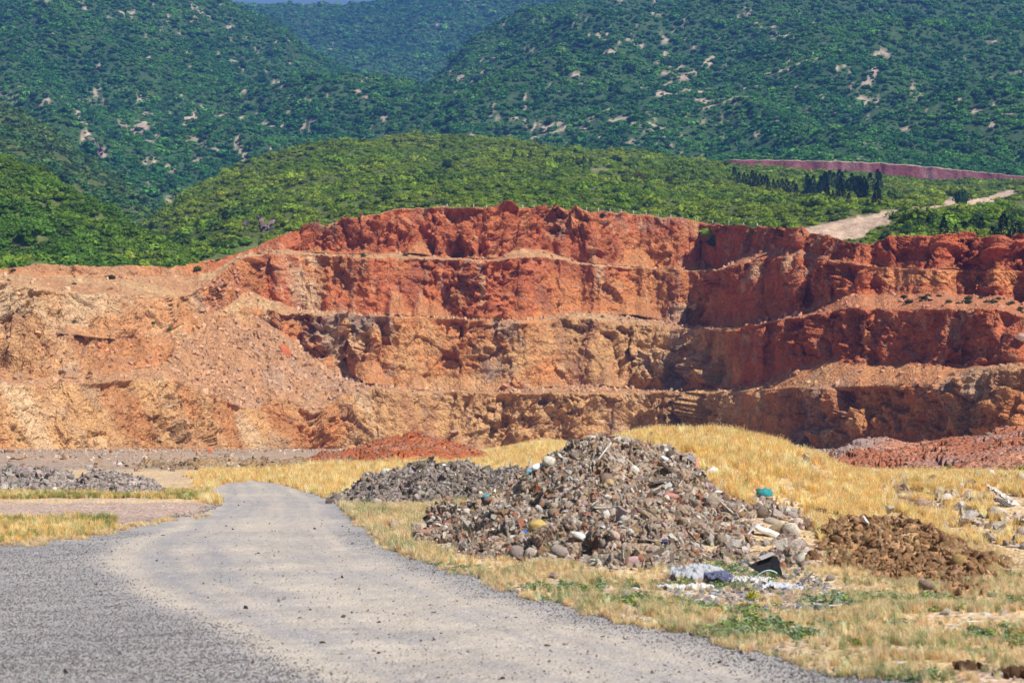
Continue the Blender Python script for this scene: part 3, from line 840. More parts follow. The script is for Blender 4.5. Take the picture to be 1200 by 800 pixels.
big_crest = [(485, 634, 25.0), (510, 610, 25.4), (545, 596, 25.6), (575, 582, 25.8), (600, 564, 26), (625, 552, 26), (655, 533, 26), (680, 523, 26), (700, 518, 26), (745, 519, 26), (785, 524, 25.6), (804, 538, 25.2), (816, 558, 24.8), (845, 588, 24), (870, 605, 23.4), (905, 627, 22.6), (940, 648, 22.), (962, 663, 21.4)]
big_toe = [(485, 638), (520, 646), (560, 653), (640, 661), (720, 671), (800, 668), (860, 664), (900, 662), (940, 666), (962, 668)]
bigP, bigL = heap('rubble_heap', big_crest, big_toe, M_heap, palf([(.34, .25, .18), (.26, .19, .14), (.42, .32, .24)], .5, 600), 'body of the large rubble heap beside the road', (.13, .42), seed=610, cat='rubble')
sm_crest = [(383, 589, 37), (410, 576, 37.5), (440, 557, 38), (465, 546, 38), (500, 541, 38), (540, 543, 38), (558, 550, 38), (575, 552, 38), (600, 550, 37.5), (625, 554, 37), (650, 562, 37), (690, 580, 36.5)]
sm_toe = [(383, 590), (450, 593), (560, 593), (640, 591), (690, 588)]
smP, smL = heap('rubble_heap', sm_crest, sm_toe, M_heap, palf([(.24, .20, .18), (.18, .15, .14), (.32, .26, .22)], .5, 620), 'body of the low dark rubble heap left of the large one', (.10, .3), seed=630, cat='rubble', back=2.2)
br_crest = [(918, 652, 21.8), (930, 636, 22.4), (945, 628, 23), (975, 620, 23), (1010, 615, 23), (1040, 616, 22.8), (1075, 624, 22), (1110, 640, 21), (1140, 657, 20), (1165, 678, 19), (1190, 697, 18.2)]
br_toe = [(918, 655), (945, 660), (980, 668), (1030, 684), (1080, 694), (1130, 700), (1190, 700)]
brP, brL = heap('soil_heap', br_crest, br_toe, M_soil, palf([(.44, .25, .125), (.36, .20, .10), (.50, .31, .17)], .5, 640), 'brown heap of loose clods of earth on the grass at right', (.09, .22), seed=650, cat='soil heap', bulge=.2, kind=None)
rr_crest = [(955, 552, 58), (968, 536, 60), (985, 524, 62), (1010, 517, 64), (1035, 516, 66), (1060, 520, 66), (1090, 518, 66), (1120, 513, 66), (1140, 511, 66), (1160, 507, 66), (1200, 502, 66), (1260, 497, 66), (1340, 500, 66)]
rr_toe = [(955, 556), (1000, 562), (1060, 566), (1340, 566)]
def rrc(P, L):
    x = to_px(P)[0]
    c = palf([(.40, .15, .085), (.46, .22, .14), (.36, .20, .16)], 3, 660)(P, L)
    return mixc(c, np.array([.34, .27, .25]), ss(1080, 1000, x + 60 * fbm(P, 3, 3, 5)) * ss(1.3, 1.8, L) * .8)
rrP, rrL = heap('red_soil_heap', rr_crest, rr_toe, M_soil, rrc, 'long red soil heap behind the grass bank at far right', (.15, 1.0), seed=670, cat='soil heap', back=6, kind=None)
rl_crest = [(338, 548, 72), (352, 541, 73), (380, 532, 74), (420, 523, 75), (450, 516, 75), (475, 510, 75), (498, 506, 75), (512, 511, 75), (530, 519, 75), (550, 525, 75), (575, 535, 74)]
rl_toe = [(338, 549), (380, 548), (450, 547), (520, 545), (575, 542)]
rlP, rlL = heap('red_soil_heap', rl_crest, rl_toe, M_soil, palf([(.42, .12, .05), (.38, .15, .08), (.34, .17, .11)], 3, 680), 'red soil heap at the foot of the quarry left of centre', (.13, .8), seed=690, cat='soil heap', back=6, kind=None)
def gl(x0, x1, crest, toe, lab, sd):
    return heap('rubble_heap', crest, toe, M_heap, palf([(.33, .27, .24), (.40, .33, .29), (.27, .22, .20)], .8, sd), lab, (.12, .35), seed=sd, cat='rubble', back=2.5)
g1P, g1L = gl(0, 0, [(-90, 570, 42), (-60, 556, 43), (0, 551, 43), (30, 549, 43.5), (60, 554, 43), (78, 560, 43), (96, 576, 42)], [(-90, 578), (0, 579), (60, 579), (96, 578)], 'grey rubble heap at the left edge beyond the grass strip', 700)
g2P, g2L = gl(0, 0, [(82, 576, 42), (96, 562, 42.6), (115, 556, 43), (140, 554, 43), (160, 561, 43), (180, 569, 42.5), (200, 578, 42)], [(82, 579), (140, 580), (200, 580)], 'low pointed grey rubble heap right of the left edge heap', 720)
# low earth step beside the far end of the road
es_x = [(160, 548, 66), (185, 543, 66), (230, 541, 66), (300, 542, 66), (345, 543, 66), (370, 547, 66)]
esP, esL = heap('earth_bank', es_x, [(160, 549), (230, 551), (345, 551), (370, 549)], M_soil, palf([(.34, .22, .12), (.26, .17, .11), (.42, .30, .20)], 2, 740), 'low earth bank across the floor beyond the road', (.18, .8), seed=745, cat='bank', back=12, kind=None)

# ------------------------------------------------------------------ ray placement
C.view_layer.update()
near_targets = [ground, road] + heap_objs
far_targets = [quarry]
def hit(x, y, targets=None):
    o = Vector((0, 0, EYE)); d = Vector(((x - 600) / F, 1, (HY - y) / F)).normalized()
    best = None
    for t in (targets or near_targets):
        ok, loc, nn, _ = t.ray_cast(o, d)
        if ok and (best is None or loc.y < best[0].y): best = (loc.copy(), nn.copy())
    if best is None:
        return Vector(U(np.array(x * 1.), np.array(y * 1.), 30.).tolist()), Vector((0, 0, 1))
    return best

# ------------------------------------------------------------------ rubble pieces
def mats_of(kind, n, seed0, mat=None):
    return [stone_mesh(seed0 + k, mat or M_stone, kind) for k in range(n)]
stone_protos = mats_of('angular', 6, 10) + mats_of('slab', 3, 30) + mats_of('round', 4, 50)
rub_protos = mats_of('angular', 9, 210) + mats_of('slab', 4, 230) + mats_of('round', 2, 250)
RUB = [(.56, .45, .37), (.47, .37, .30), (.70, .61, .53), (.35, .26, .20), (.52, .38, .26), (.62, .52, .44), (.27, .20, .16), (.56, .45, .38), (.46, .21, .14), (.42, .27, .16), (.80, .75, .68)]
DRB = [(.32, .26, .22), (.38, .31, .26), (.24, .19, .16), (.46, .39, .34), (.34, .26, .20), (.18, .14, .12), (.56, .50, .45)]
def SLV(k):
    r = np.random.default_rng(900 + k); bm = bmesh.new(); bmesh.ops.create_cube(bm, size=1)
    dims = [(2, .16, .10), (1.6, .5, .07), (2.4, .10, .08), (1.2, .8, .06), (1.8, .25, .05)][k]
    for v in bm.verts: v.co = Vector([v.co[i] * dims[i] * (1 + .25 * (r.random() - .5)) for i in range(3)])
    bmesh.ops.bevel(bm, geom=bm.edges[:], offset=.012, segments=1, affect='EDGES')
    me = bpy.data.meshes.new('sliver'); bm.to_mesh(me); bm.free(); me.materials.append(M_stone); return me
def rubble_stuff(name, P, n, r0, r1, pal, label, seed, rowlim=None, protos=None, pw=3.0, w=None, cat='rubble', sink=.25):
    pos, nn, r, c = sample(P, n, w)
    if rowlim is not None: k = r < rowlim; pos, nn = pos[k], nn[k]
    m = len(pos)
    s = r0 + (r1 - r0) * rng.random(m) ** pw
    pos = pos + nn * (s * (.5 - sink))[:, None] * .6
    scl = s[:, None] * (.45 + .95 * rng.random((m, 3)))
    pr = [o.copy() for o in (protos or rub_protos)]
    return scatter(name, pos, rrot(m), scl, rng.integers(len(pr), size=m), pick(pal, m), pr, label, cat)
rubble_stuff('small_rubble', bigP, 30000, .010, .072, RUB, 'small broken rubble covering the large heap', 1, pw=3.2)
sliv = [bpy.data.objects.new('sliver', box_m) for box_m in [SLV(k) for k in range(5)]]
rubble_stuff('debris_slivers', bigP, 2400, .03, .13, [(.62, .55, .46), (.30, .22, .16), (.76, .72, .66), (.50, .42, .34), (.20, .15, .12), (.55, .30, .2)], 'broken laths, tile strips and splinters in the large heap', 21, pw=2.2, protos=sliv, sink=.1)
rubble_stuff('debris_slivers', smP, 500, .04, .15, [(.62, .55, .46), (.30, .22, .16), (.76, .72, .66), (.2, .2, .25)], 'laths and splinters in the low dark heap', 22, pw=2.2, protos=sliv, sink=.1)
rubble_stuff('small_rubble', smP, 9000, .025, .10, DRB, 'small dark rubble covering the low heap left of the large one', 2)
rubble_stuff('small_rubble', g1P, 2600, .03, .12, [(.40, .34, .31), (.30, .25, .23), (.5, .45, .41)], 'small grey rubble on the heap at the left edge', 3)
rubble_stuff('small_rubble', g2P, 1800, .025, .08, [(.34, .28, .26), (.27, .22, .21), (.42, .36, .33)], 'small grey rubble on the low pointed heap', 4)
M_clod = surf_mat('clod', 'tint', noises=((6, .2), (22, .2)), bumps=((9, .05), (30, .02)))
clods = mats_of('round', 2, 70, M_clod) + mats_of('angular', 7, 80, M_clod)
rubble_stuff('soil_clods', brP, 9000, .015, .075, [(.48, .275, .14), (.40, .225, .11), (.54, .34, .19), (.36, .20, .105)], 'loose brown clods covering the soil heap at right', 5, protos=clods, pw=2.5)
rubble_stuff('soil_clods', rrP, 3000, .02, .12, [(.44, .19, .12), (.46, .25, .18), (.40, .16, .10), (.42, .28, .22)], 'red clods and stones on the soil heap at far right', 6, protos=clods, pw=3)
rubble_stuff('soil_clods', rlP, 2200, .02, .13, [(.42, .14, .07), (.40, .20, .13), (.36, .24, .20)], 'red clods on the soil heap left of centre', 7, protos=clods, pw=4)
rubble_stuff('soil_clods', esP, 1500, .03, .16, [(.36, .25, .16), (.44, .36, .29)], 'stones and clods along the low earth bank', 8, protos=clods, pw=3)
# flat between road end and quarry: scattered debris
def plan_w(fn): 
    x = (GX[:-1, :-1] + GX[1:, 1:]) / 2; y = (gpy[:-1, :-1] + gpy[1:, 1:]) / 2
    return fn(x, y, (GD[:-1, :-1] + GD[1:, 1:]) / 2)
rubble_stuff('floor_debris', GW, 20000, .02, .20, [(.40, .29, .22), (.36, .26, .21), (.48, .39, .32), (.42, .24, .15)], 'scattered stones on the quarry floor beyond the road', 9,
             w=plan_w(lambda x, y, D: (x > -60) * (x < 1350) * (D > 60) * (D < 300) * (60 / D) ** 1.2 * np.where(x > 280, .25 + .8 * (D > 110), 1)), pw=5)
# quarry scree and bench stones
qseg = np.floor(QL[:-1, :-1]).astype(int); qx = QPX[:-1, :-1]
qw = np.isin(qseg, (2, 4)) * 1.0 + (qseg == 6) * .35 + ((qseg == 3) & (qx < 270)) * .8 + ((qseg == 2) & (qx > 200) & (qx < 480)) * 1.6 + ((qseg == 2) & (qx > 590) & (qx < 720)) * 1.5 + ((qseg == 5) & (qx > 235) & (qx < 285)) * 2 + (qseg == 0) * .4
qw = qw * (QPX[:-1, :-1] > -30) * (QPX[:-1, :-1] < 1230) * (1 - .55 * (qx > 950))
qpos, qn, qr, qc = sample(P2, 16000, qw)
qcol = np.stack([np.clip(col[np.clip(qr.astype(int), 0, col.shape[0] - 1), np.clip(qc.astype(int), 0, col.shape[1] - 1), k], 0, 1) for k in range(3)], -1)
m_ = len(qpos); s_ = .10 + 1.0 * rng.random(m_) ** 7
qcol = np.clip(qcol * (1 + .2 * rng.normal(size=(m_, 1))) * .85 + .06, .02, .8)
scatter('scree_stones', qpos, rrot(m_), s_[:, None] * (.7 + .6 * rng.random((m_, 3))), rng.integers(6, size=m_), qcol, mats_of('angular', 6, 110, M_farstone), 'loose stones lying on the scree and ledges of the quarry', 'stones')

# gravel grains near the camera
pos, nn, r, c = sample(GW, 110000, plan_w(lambda x, y, D: (D > 7) * (D < 27) * (x > -80) * (x < 1280) * (12 / D) ** 2 * fmask * (1 - .95 * np.clip(track[:-1, :-1], 0, 1))))
m_ = len(pos); s_ = .004 + .0105 * rng.random(m_) ** 2.5
scatter('gravel_grains', pos + [0, 0, .001], rrot(m_), s_[:, None] * (.7 + .6 * rng.random((m_, 3))), rng.integers(6, size=m_),
        pick([(.30, .29, .30), (.28, .27, .28), (.38, .37, .37), (.34, .31, .28), (.28, .27, .29), (.22, .21, .22), (.52, .50, .48)], m_), mats_of('angular', 6, 130), 'loose grey gravel grains on the road', 'gravel')
pos, nn, r, c = sample(GW, 420, plan_w(lambda x, y, D: (D > 9) * (D < 45) * (x > -30) * (x < 1230) * fmask * (15 / D)))
m_ = len(pos); s_ = .012 + .03 * rng.random(m_) ** 3
scatter('road_pebbles', pos, rrot(m_), s_[:, None] * (.7 + .5 * rng.random((m_, 3))), rng.integers(6, size=m_), pick([(.10, .08, .08), (.16, .10, .08), (.35, .33, .32), (.5, .47, .44)], m_), mats_of('angular', 6, 140), 'odd dark pebbles scattered over the gravel road', 'gravel')

# ------------------------------------------------------------------ grass
C.view_layer.update()
CLEAR = [(1044, 602, 13), (1106, 618, 9), (1078, 607, 9), (1124, 597, 12), (1135, 609, 14), (1172, 620, 11), (1127, 573, 12), (925, 602, 16), (908, 606, 14), (895, 585, 16), (1180, 592, 26), (1165, 580, 22), (1190, 605, 20), (1015, 613, 9), (733, 702, 9), (649, 679, 10), (462, 619, 8), (491, 624, 11),
         (1155, 722, 8), (1144, 730, 9), (1112, 734, 12), (1085, 692, 10), (973, 682, 8), (744, 692, 7), (706, 688, 6), (1137, 786, 12), (1186, 794, 18), (955, 520, 16), (968, 535, 16), (950, 512, 12), (900, 620, 26), (915, 636, 22), (1060, 575, 12), (1090, 590, 10), (1150, 625, 14), (1185, 640, 14)]
CLP = []
for a, b, c_ in CLEAR:
    l_, _n = hit(a, b); CLP.append((l_.x, l_.y, c_ * l_.y / F))
LITP = [(778, 664), (860, 656), (925, 654), (965, 680), (1000, 708), (960, 716), (890, 716), (800, 706), (772, 690)]
DEBP = [[(1008, 548), (1060, 552), (1110, 572), (1150, 590), (1202, 606), (1210, 655), (1160, 640), (1110, 612), (1070, 600), (1040, 585), (1020, 565)], [(885, 585), (940, 590), (955, 622), (930, 655), (895, 640)], [(925, 503), (960, 508), (992, 540), (985, 552), (945, 545), (925, 525)], [(1050, 545), (1200, 556), (1205, 575), (1120, 570)]]
def cleared(pos, x, y):
    k = np.ones(len(pos), bool)
    for cx, cy, r_ in CLP:
        dx = pos[:, 0] - cx; dy = pos[:, 1] - cy
        k &= ~((np.abs(dx) < r_) & (dy < r_ * .8) & (dy > -1.1 - r_))
    k &= ~(inpoly(x, y, LITP) & (rng.random(len(pos)) < .88))
    for pl in DEBP:
        k &= ~(inpoly(x, y, pl) & (rng.random(len(pos)) < .85 * ss(-.25, .15, fbm(pos, .9, 3, 888))))
    return k
tufts = [tuft(s, 30, M_grass, .7, .014, True) for s in range(4)] + [tuft(20 + s, 22, M_grass, 1.1, .022, False) for s in range(3)]
GOLD = np.array([[.92, .68, .30], [.82, .56, .21], [.96, .80, .46], [.72, .47, .19]])
def grass(n, wf, size, label, green=0.0, pal=GOLD, name='dry_grass', idx=(0, 7), gpal=((.17, .23, .07), (.24, .28, .08), (.30, .33, .10))):
    pos, nn, r, c = sample(GW, n, plan_w(wf) * (~fmask))
    kx, ky = to_px(pos); kk = cleared(pos, kx, ky); pos = pos[kk]
    m = len(pos)
    cl = fbm(pos, 1.1, 3, 812)
    s = size * (.5 + .7 * rng.random(m)) * (1 + .6 * cl)
    t = pick(pal, m, .15)
    g = rng.random(m) < green * (1 + 2.4 * fbm(pos, 1.6, 3, 815)) 
    t[g] = pick(gpal, int(g.sum()), .2)
    scl = np.stack([s * 1.1, s * 1.1, s * (.8 + .5 * rng.random(m))], -1)
    return scatter(name, pos, rrot(m, .12), scl, rng.integers(idx[0], idx[1], size=m), t, [o.copy() for o in tufts], label, 'grass')
def nheap(x, y, D):      # outside heap feet
    k = inpoly(x, y, [(a, b + 1) for a, b in big_toe] + [(a, 495 + 3400 / (d + .9)) for a, b, d in big_crest[::-1]]) | inpoly(x, y, [(a, b) for a, b in sm_toe] + [(690, 583), (383, 583)])
    return ~k
patch = ss(-.38, .12, fbm(GW, 1.3, 4, 820))[:-1, :-1]
bankw = lambda x, y, D: (x + 40 * q1[:-1, :-1] > 560) * (x < 1420) * (D > 22) * (D < 48 + 8 * q1[:-1, :-1]) * (.12 + .88 * patch ** 2) * (1 - .8 * ss(.08, .3, fbm(GW, 2.6, 4, 860))[:-1, :-1]) * nheap(x, y, D)
grass(76000, bankw, .15, 'tall dry golden grass on the bank and mound right of the rubble', .02)
debw = lambda fn: (lambda x, y, D: (x > 500) * (D > 14) * (D < 50) * fn(*to_px((GW[:-1, :-1] + GW[1:, 1:]) / 2)))
rubble_stuff('bank_debris', GW, 4500, .02, .13, RUB[:8], 'loose stones and earth showing through the golden grass of the bank', 30, w=plan_w(debw(lambda a, b: inpoly(a, b, DEBP[0]) | inpoly(a, b, DEBP[1]) | inpoly(a, b, DEBP[2]) | inpoly(a, b, DEBP[3]))) * (~fmask), pw=3.5)
rubble_stuff('bank_litter', GW, 2600, .008, .045, [(.52, .50, .48), (.42, .39, .38), (.56, .53, .50), (.42, .36, .30), (.34, .34, .40), (.60, .52, .44)], 'fine pale litter of the dumped pile in front of the large heap', 31, w=plan_w(debw(lambda a, b: inpoly(a, b, LITP) * 1.0)) * (~fmask), pw=3, cat='litter')
VP = np.array([[.84, .66, .38], [.74, .56, .32], [.86, .72, .46], [.66, .46, .24]])
VG = ((.30, .36, .17), (.26, .31, .12), (.38, .41, .24))
patch2 = ss(-.15, .3, fbm(GW, .9, 4, 821))[:-1, :-1] * .93 + .07
vergew = lambda x, y, D: (x > 380) * (x < 1290) * (D > 9) * (D < 24) * (16 / D) * patch2 * nheap(x, y, D)
grass(20000, vergew, .07, 'short yellow and green grass along the road verge', .26, pal=VP, name='verge_grass', gpal=VG)
farw = lambda x, y, D: ((x + 60 * q1[:-1, :-1] > 240 + (y < 552) * 110) * (x < 740) * (D > 36) * (D < 72) + (x > 480) * (x < 720) * (D > 66) * (D < 100)) * (.2 + .8 * patch) * nheap(x, y, D)
grass(34000, farw, .20, 'dry grass flat between the road and the quarry', .02, name='flat_grass')
verge2 = lambda x, y, D: (x > 385) * (x < 560) * (D > 22) * (D < 36) * nheap(x, y, D) * (.3 + .7 * patch)
grass(6000, verge2, .13, 'yellow grass with green patches between road and rubble heaps', .30, pal=VP, name='verge_grass', gpal=VG)
leftw = lambda x, y, D: ((x > -60) * (x < 135 + 0 * x) * (y > 607) * (y < 634 - (x > 60) * (x - 60) * .1) + (x > -60) * (x < 262) * (y > 574) * (y < 583)) * 1.0
grass(9000, leftw, .11, 'strips of yellow green grass left of the road', .40, name='strip_grass')
# low grey green weeds on the verge
weed = [leafy(60 + s, 60, .14, 5, M_leaf, (1, 1, .6), core=False) for s in range(4)]
pos, nn, r, c = sample(GW, 2600, plan_w(lambda x, y, D: (x > 420) * (x < 1290) * (D > 9) * (D < 22) * ss(.0, .4, fbm(GW, 1.4, 3, 830))[:-1, :-1] * nheap(x, y, D) * ss(640, 720, y)) * (~fmask))
m_ = len(pos); s_ = .07 + .13 * rng.random(m_) ** 2
scatter('verge_weeds', pos - [0, 0, .01], rrot(m_, .1), s_[:, None] * (.8 + .4 * rng.random((m_, 3))), rng.integers(4, size=m_), pick([(.18, .25, .13), (.14, .20, .07), (.22, .29, .17), (.26, .30, .08)], m_), weed, 'low grey green weeds among the verge grass', 'weeds')
pos, nn, r, c = sample(GW, 1500, plan_w(lambda x, y, D: (x > 400) * (x < 1290) * (D > 10) * (D < 45) * (20 / D)) * (~fmask))
m_ = len(pos); s_ = .015 + .06 * rng.random(m_) ** 4
scatter('verge_stones', pos, rrot(m_), s_[:, None] * (.7 + .5 * rng.random((m_, 3))), rng.integers(6, size=m_), pick(RUB, m_), mats_of('angular', 6, 160), 'small stones scattered through the grass', 'stones')

pos, nn, r, c = sample(GW, 9000, plan_w(lambda x, y, D: (x > -30) * (x < 1260) * (D > 9) * (D < 40) * edgew * (~fmask) * (15 / D)))
m_ = len(pos); s_ = .006 + .028 * rng.random(m_) ** 3
scatter('shoulder_gravel', pos, rrot(m_), s_[:, None] * (.7 + .5 * rng.random((m_, 3))), rng.integers(6, size=m_), pick([(.34, .32, .32), (.44, .40, .36), (.26, .25, .25), (.5, .42, .33)], m_), mats_of('angular', 6, 170), 'gravel spilled along the road shoulder', 'gravel')
pos, nn, r, c = sample(GW, 1500, plan_w(lambda x, y, D: (x > -30) * (x < 1260) * (D > 9) * (D < 32) * edgew ** 2 * fmask * ss(0, .3, fbm(GW, .7, 3, 850))[:-1, :-1]))
m_ = len(pos); s_ = .03 + .05 * rng.random(m_)
scatter('shoulder_grass', pos, rrot(m_, .2), np.stack([s_ * 1.5, s_ * 1.5, s_], -1), rng.integers(7, size=m_), pick(VP, m_, .15), [o.copy() for o in tufts], 'sparse dry tufts growing into the edge of the gravel road', 'grass')

# ------------------------------------------------------------------ individual stones
def put(name, me, loc, rot, scl, tint, label, cat, group=None):
    o = bpy.data.objects.new(name, me); link(o)
    o.location = loc; o.rotation_euler = rot; o.scale = scl
    o['tint'] = [float(v) for v in tint]
    tag(o, label, cat, group); return o
def big_stones(P, n, r0, r1, pal, name, label, group, rowlim=None, kinds=range(13), minpx=0):
    pos, nn, r, c = sample(P, n * 3)
    rows = P.shape[0]
    k = np.where((r > 3) & (r < rows * .64))[0]
    chosen = []
    for i in k:
        s = r0 + (r1 - r0) * rng.random() ** 1.8
        if all((pos[i][0] - q[0]) ** 2 + (pos[i][1] - q[1]) ** 2 > (s * .8) ** 2 for q in chosen):
            chosen.append(pos[i])
            p = pos[i] + nn[i] * s * .25
            kd = kinds[rng.integers(len(kinds))]
            put(name, stone_protos[kd].data, p, rrot(1)[0], np.array([1, 1, 1]) * s * (.8 + .4 * rng.random(3)), pick(pal, 1, .1)[0], label, 'stone', group)
        if len(chosen) >= n: break
K_all = list(range(13))
big_stones(bigP, 190, .045, .118, RUB[:8] + RUB[9:10], 'rubble_stone', 'larger grey or beige stone lying on the large rubble heap', 'larger stones on the large rubble heap', kinds=[0, 1, 2, 3, 4, 5, 0, 1, 2, 3, 4, 5, 6, 9, 11])
big_stones(bigP, 26, .055, .105, [(.60, .56, .52), (.52, .47, .42), (.46, .41, .38)], 'concrete_slab', 'flat broken slab of concrete on the large rubble heap', 'concrete slabs on the large rubble heap', kinds=[6, 7, 8])
big_stones(bigP, 30, .045, .08, [(.50, .20, .13), (.46, .16, .10)], 'brick_piece', 'broken red brick piece on the large rubble heap', 'brick pieces on the large rubble heap', kinds=[6, 7, 8])
big_stones(smP, 36, .09, .19, DRB, 'rubble_stone', 'larger stone on the low dark rubble heap left of the large one', 'larger stones on the low dark heap', kinds=K_all)
big_stones(brP, 30, .06, .11, [(.48, .30, .14), (.40, .24, .10)], 'soil_clod', 'large brown clod on the soil heap at right', 'large clods on the brown soil heap', kinds=[0, 1, 2, 3, 4, 5, 11])
big_stones(g1P, 10, .10, .20, [(.42, .35, .30), (.34, .28, .25)], 'rubble_stone', 'larger grey stone on the heap at the left edge', 'larger stones on the left edge heap', kinds=[0, 1, 2, 3, 4, 5])
EDGE = [  # px, py, radius px, proto, colour, label
    (462, 618, 6, 9, (.46, .38, .32), 'rounded stone alone in the grass between the road and the rusty block'),
    (504, 614, 6, 10, (.44, .37, .32), 'rounded stone just behind the rusty faced block'),
    (610, 647, 11, 11, (.38, .31, .28), 'dark rounded boulder at the front foot of the large heap'),
    (657, 649, 11, 9, (.42, .35, .31), 'broad flat boulder at the heap foot right of the dark boulder'),
    (590, 630, 8, 0, (.50, .38, .26), 'ochre angular stone near the left end of the large heap'),
    (835, 634, 10, 2, (.50, .46, .42), 'pale squared stone on the right shoulder of the large heap'),
    (860, 642, 11, 3, (.46, .42, .38), 'angular grey stone right of the pale squared stone'),
    (733, 700, 7, 11, (.42, .38, .34), 'lone pale stone in the verge grass in front of the large heap'),
    (649, 677, 8, 7, (.50, .40, .30), 'flat beige stone lying in the verge close to the road'),
    (1044, 602, 9, 1, (.48, .44, .41), 'grey boulder standing in the golden grass behind the soil heap'),
    (1106, 618, 7, 9, (.48, .44, .42), 'round grey stone on the grass bank left of the tipped slabs'),
    (1078, 607, 6, 4, (.45, .40, .36), 'small angular stone between the grey boulder and the tipped slabs'),
    (1124, 597, 10, 6, (.56, .50, .46), 'upper pale slab tipped in the grass of the right bank'),
    (1135, 609, 11, 7, (.52, .47, .43), 'lower pale slab tipped in the grass of the right bank'),
    (1172, 620, 8, 8, (.60, .54, .48), 'flat pale stone in the grass near the right edge'),
    (1127, 573, 6, 5, (.78, .76, .72), 'bright white stone near the top of the right bank'),
    (925, 602, 8, 2, (.42, .38, .36), 'dark grey stone right of the teal bag'),
    (908, 606, 6, 4, (.40, .36, .34), 'smaller grey stone directly below the teal bag'),
    (973, 680, 6, 11, (.46, .40, .35), 'pale stone in the grass left below the brown soil heap'),
    (1085, 690, 9, 10, (.34, .25, .20), 'dark brown clod at the lower foot of the brown soil heap'),
    (1195, 580, 6, 3, (.40, .35, .31), 'grey stone at the right edge above the white tarpaulin'),
    (702, 672, 5, 5, (.60, .55, .50), 'small whitish stone at the very front of the large heap'),
    (140, 546, 5, 5, (.80, .78, .75), 'bright white block behind the pointed grey heap'),
    (63, 576, 4.5, 12, (.74, .71, .67), 'small white stone at the foot of the left edge heap'),
    (105, 551, 7, 2, (.40, .36, .34), 'grey angular stone on top between the two left heaps'),
    (244, 531, 7, 3, (.42, .14, .07), 'red boulder on the quarry floor left of centre'),
    (228, 529, 6, 1, (.46, .26, .16), 'orange brown boulder left of the red boulder'),
    (12, 530, 5, 11, (.35, .20, .13), 'brown boulder at the foot of the quarry near the left edge'),
    (333, 415, 11, 3, (.44, .13, .06), 'huge red boulder resting on the scree slope of the quarry'),
    (533, 510, 8, 3, (.40, .26, .16), 'tall pale rock leaning against the foot of the middle quarry face'),
    (590, 454, 6, 2, (.48, .24, .15), 'reddish boulder on the middle ledge of the quarry'),
    (783, 370, 3.2, 3, (.55, .44, .33), 'pale boulder on the sandy ledge at the centre right of the quarry'),
    (815, 360, 7, 2, (.55, .38, .20), 'ochre boulder on the ledge at the inner corner of the quarry'),
    (1192, 398, 12, 3, (.40, .24, .18), 'large grey brown rock embedded in the slope at the right edge'),
]
for x, y, rp, kd, tint, lab in EDGE:
    loc, nn = hit(x, y, near_targets + far_targets)
    s = rp * loc.y / F
    put('boulder' if rp >= 10 else 'stone', stone_protos[kd].data, loc + nn * s * .45, rrot(1, .5)[0] + np.array([.35, 0, 0]) * (kd in (6, 7, 8)), (s * 1.02, s * 1.02, s * (1.0 if kd not in (6, 7, 8) else 1.7)), tint, lab, 'boulder' if rp >= 10 else 'stone')
for k in range(46):
    pl = DEBP[k % 4 if k % 4 else 0]; ax = np.array(pl, float)
    for _ in range(50):
        x = ax[:, 0].min() + rng.random() * np.ptp(ax[:, 0]); y = ax[:, 1].min() + rng.random() * np.ptp(ax[:, 1])
        if inpoly(np.array(x), np.array(y), pl): break
    loc, nn = hit(x, y)
    if loc.y > 48 or abs(loc.y - 30) < 1e-3: continue
    s_b = .05 + .09 * rng.random() ** 1.5
    put('bank_stone', stone_protos[int(rng.integers(13))].data, loc + Vector((0, 0, s_b * .4)), rrot(1)[0], s_b * (.8 + .4 * rng.random(3)), pick(RUB[:8], 1)[0], 'grey or beige stone strewn through the golden grass right of the large heap', 'stone', 'stones strewn on the grass bank')
# red rocks on the shaded ledge at right
for k in range(12):
    x = 886 + 52 * rng.random(); loc, nn = hit(x, np.interp(x, px, y3) - 2.5, far_targets)
    s = .5 + .7 * rng.random()
    put('ledge_rock', stone_protos[int(rng.integers(6))].data, loc + nn * s * .3, rrot(1)[0], (s, s, s * .8), pick([(.45, .20, .13), (.50, .30, .22)], 1)[0], 'reddish rock heaped on the shaded ledge right of centre', 'rock', 'reddish rocks on the shaded ledge')

# ------------------------------------------------------------------ litter and dumped things
def crumple(seed, shape=(1, .8, .7), amp=.28, sub=3, name='bag', mat=None):
    V, Fc = ICO3
    V = V * np.array(shape)
    r = ridged(V + seed * 3.1, .9, 4, seed) - .5
    V = V * (1 + amp * r[:, None] + .15 * gn(V * 1.4 + seed)[:, None])
    V[:, 2] = np.maximum(V[:, 2], -.45 * shape[2])
    me = bpy.data.meshes.new(name); me.from_pydata(V.tolist(), [], Fc.tolist()); me.materials.append(mat or M_plastic)
    for p in me.polygons: p.use_smooth = True
    return me
def box_mesh(name, sx, sy, sz, mat, bev=.006, bend=0, seed=0, cuts=0):
    bm = bmesh.new(); bmesh.ops.create_cube(bm, size=1)
    for v in bm.verts: v.co = Vector((v.co.x * sx, v.co.y * sy, v.co.z * sz))
    if cuts: bmesh.ops.subdivide_edges(bm, edges=[e for e in bm.edges if abs((e.verts[0].co - e.verts[1].co).x) > sx * .9], cuts=cuts)
    r = np.random.default_rng(seed)
    for v in bm.verts:
        v.co += Vector(r.normal(size=3) * min(sx, sy, sz) * .06)
        v.co.z += bend * (v.co.x / sx) ** 2
    bmesh.ops.bevel(bm, geom=bm.edges[:], offset=bev, segments=2, affect='EDGES')
    me = bpy.data.meshes.new(name); bm.to_mesh(me); bm.free(); me.materials.append(mat); return me
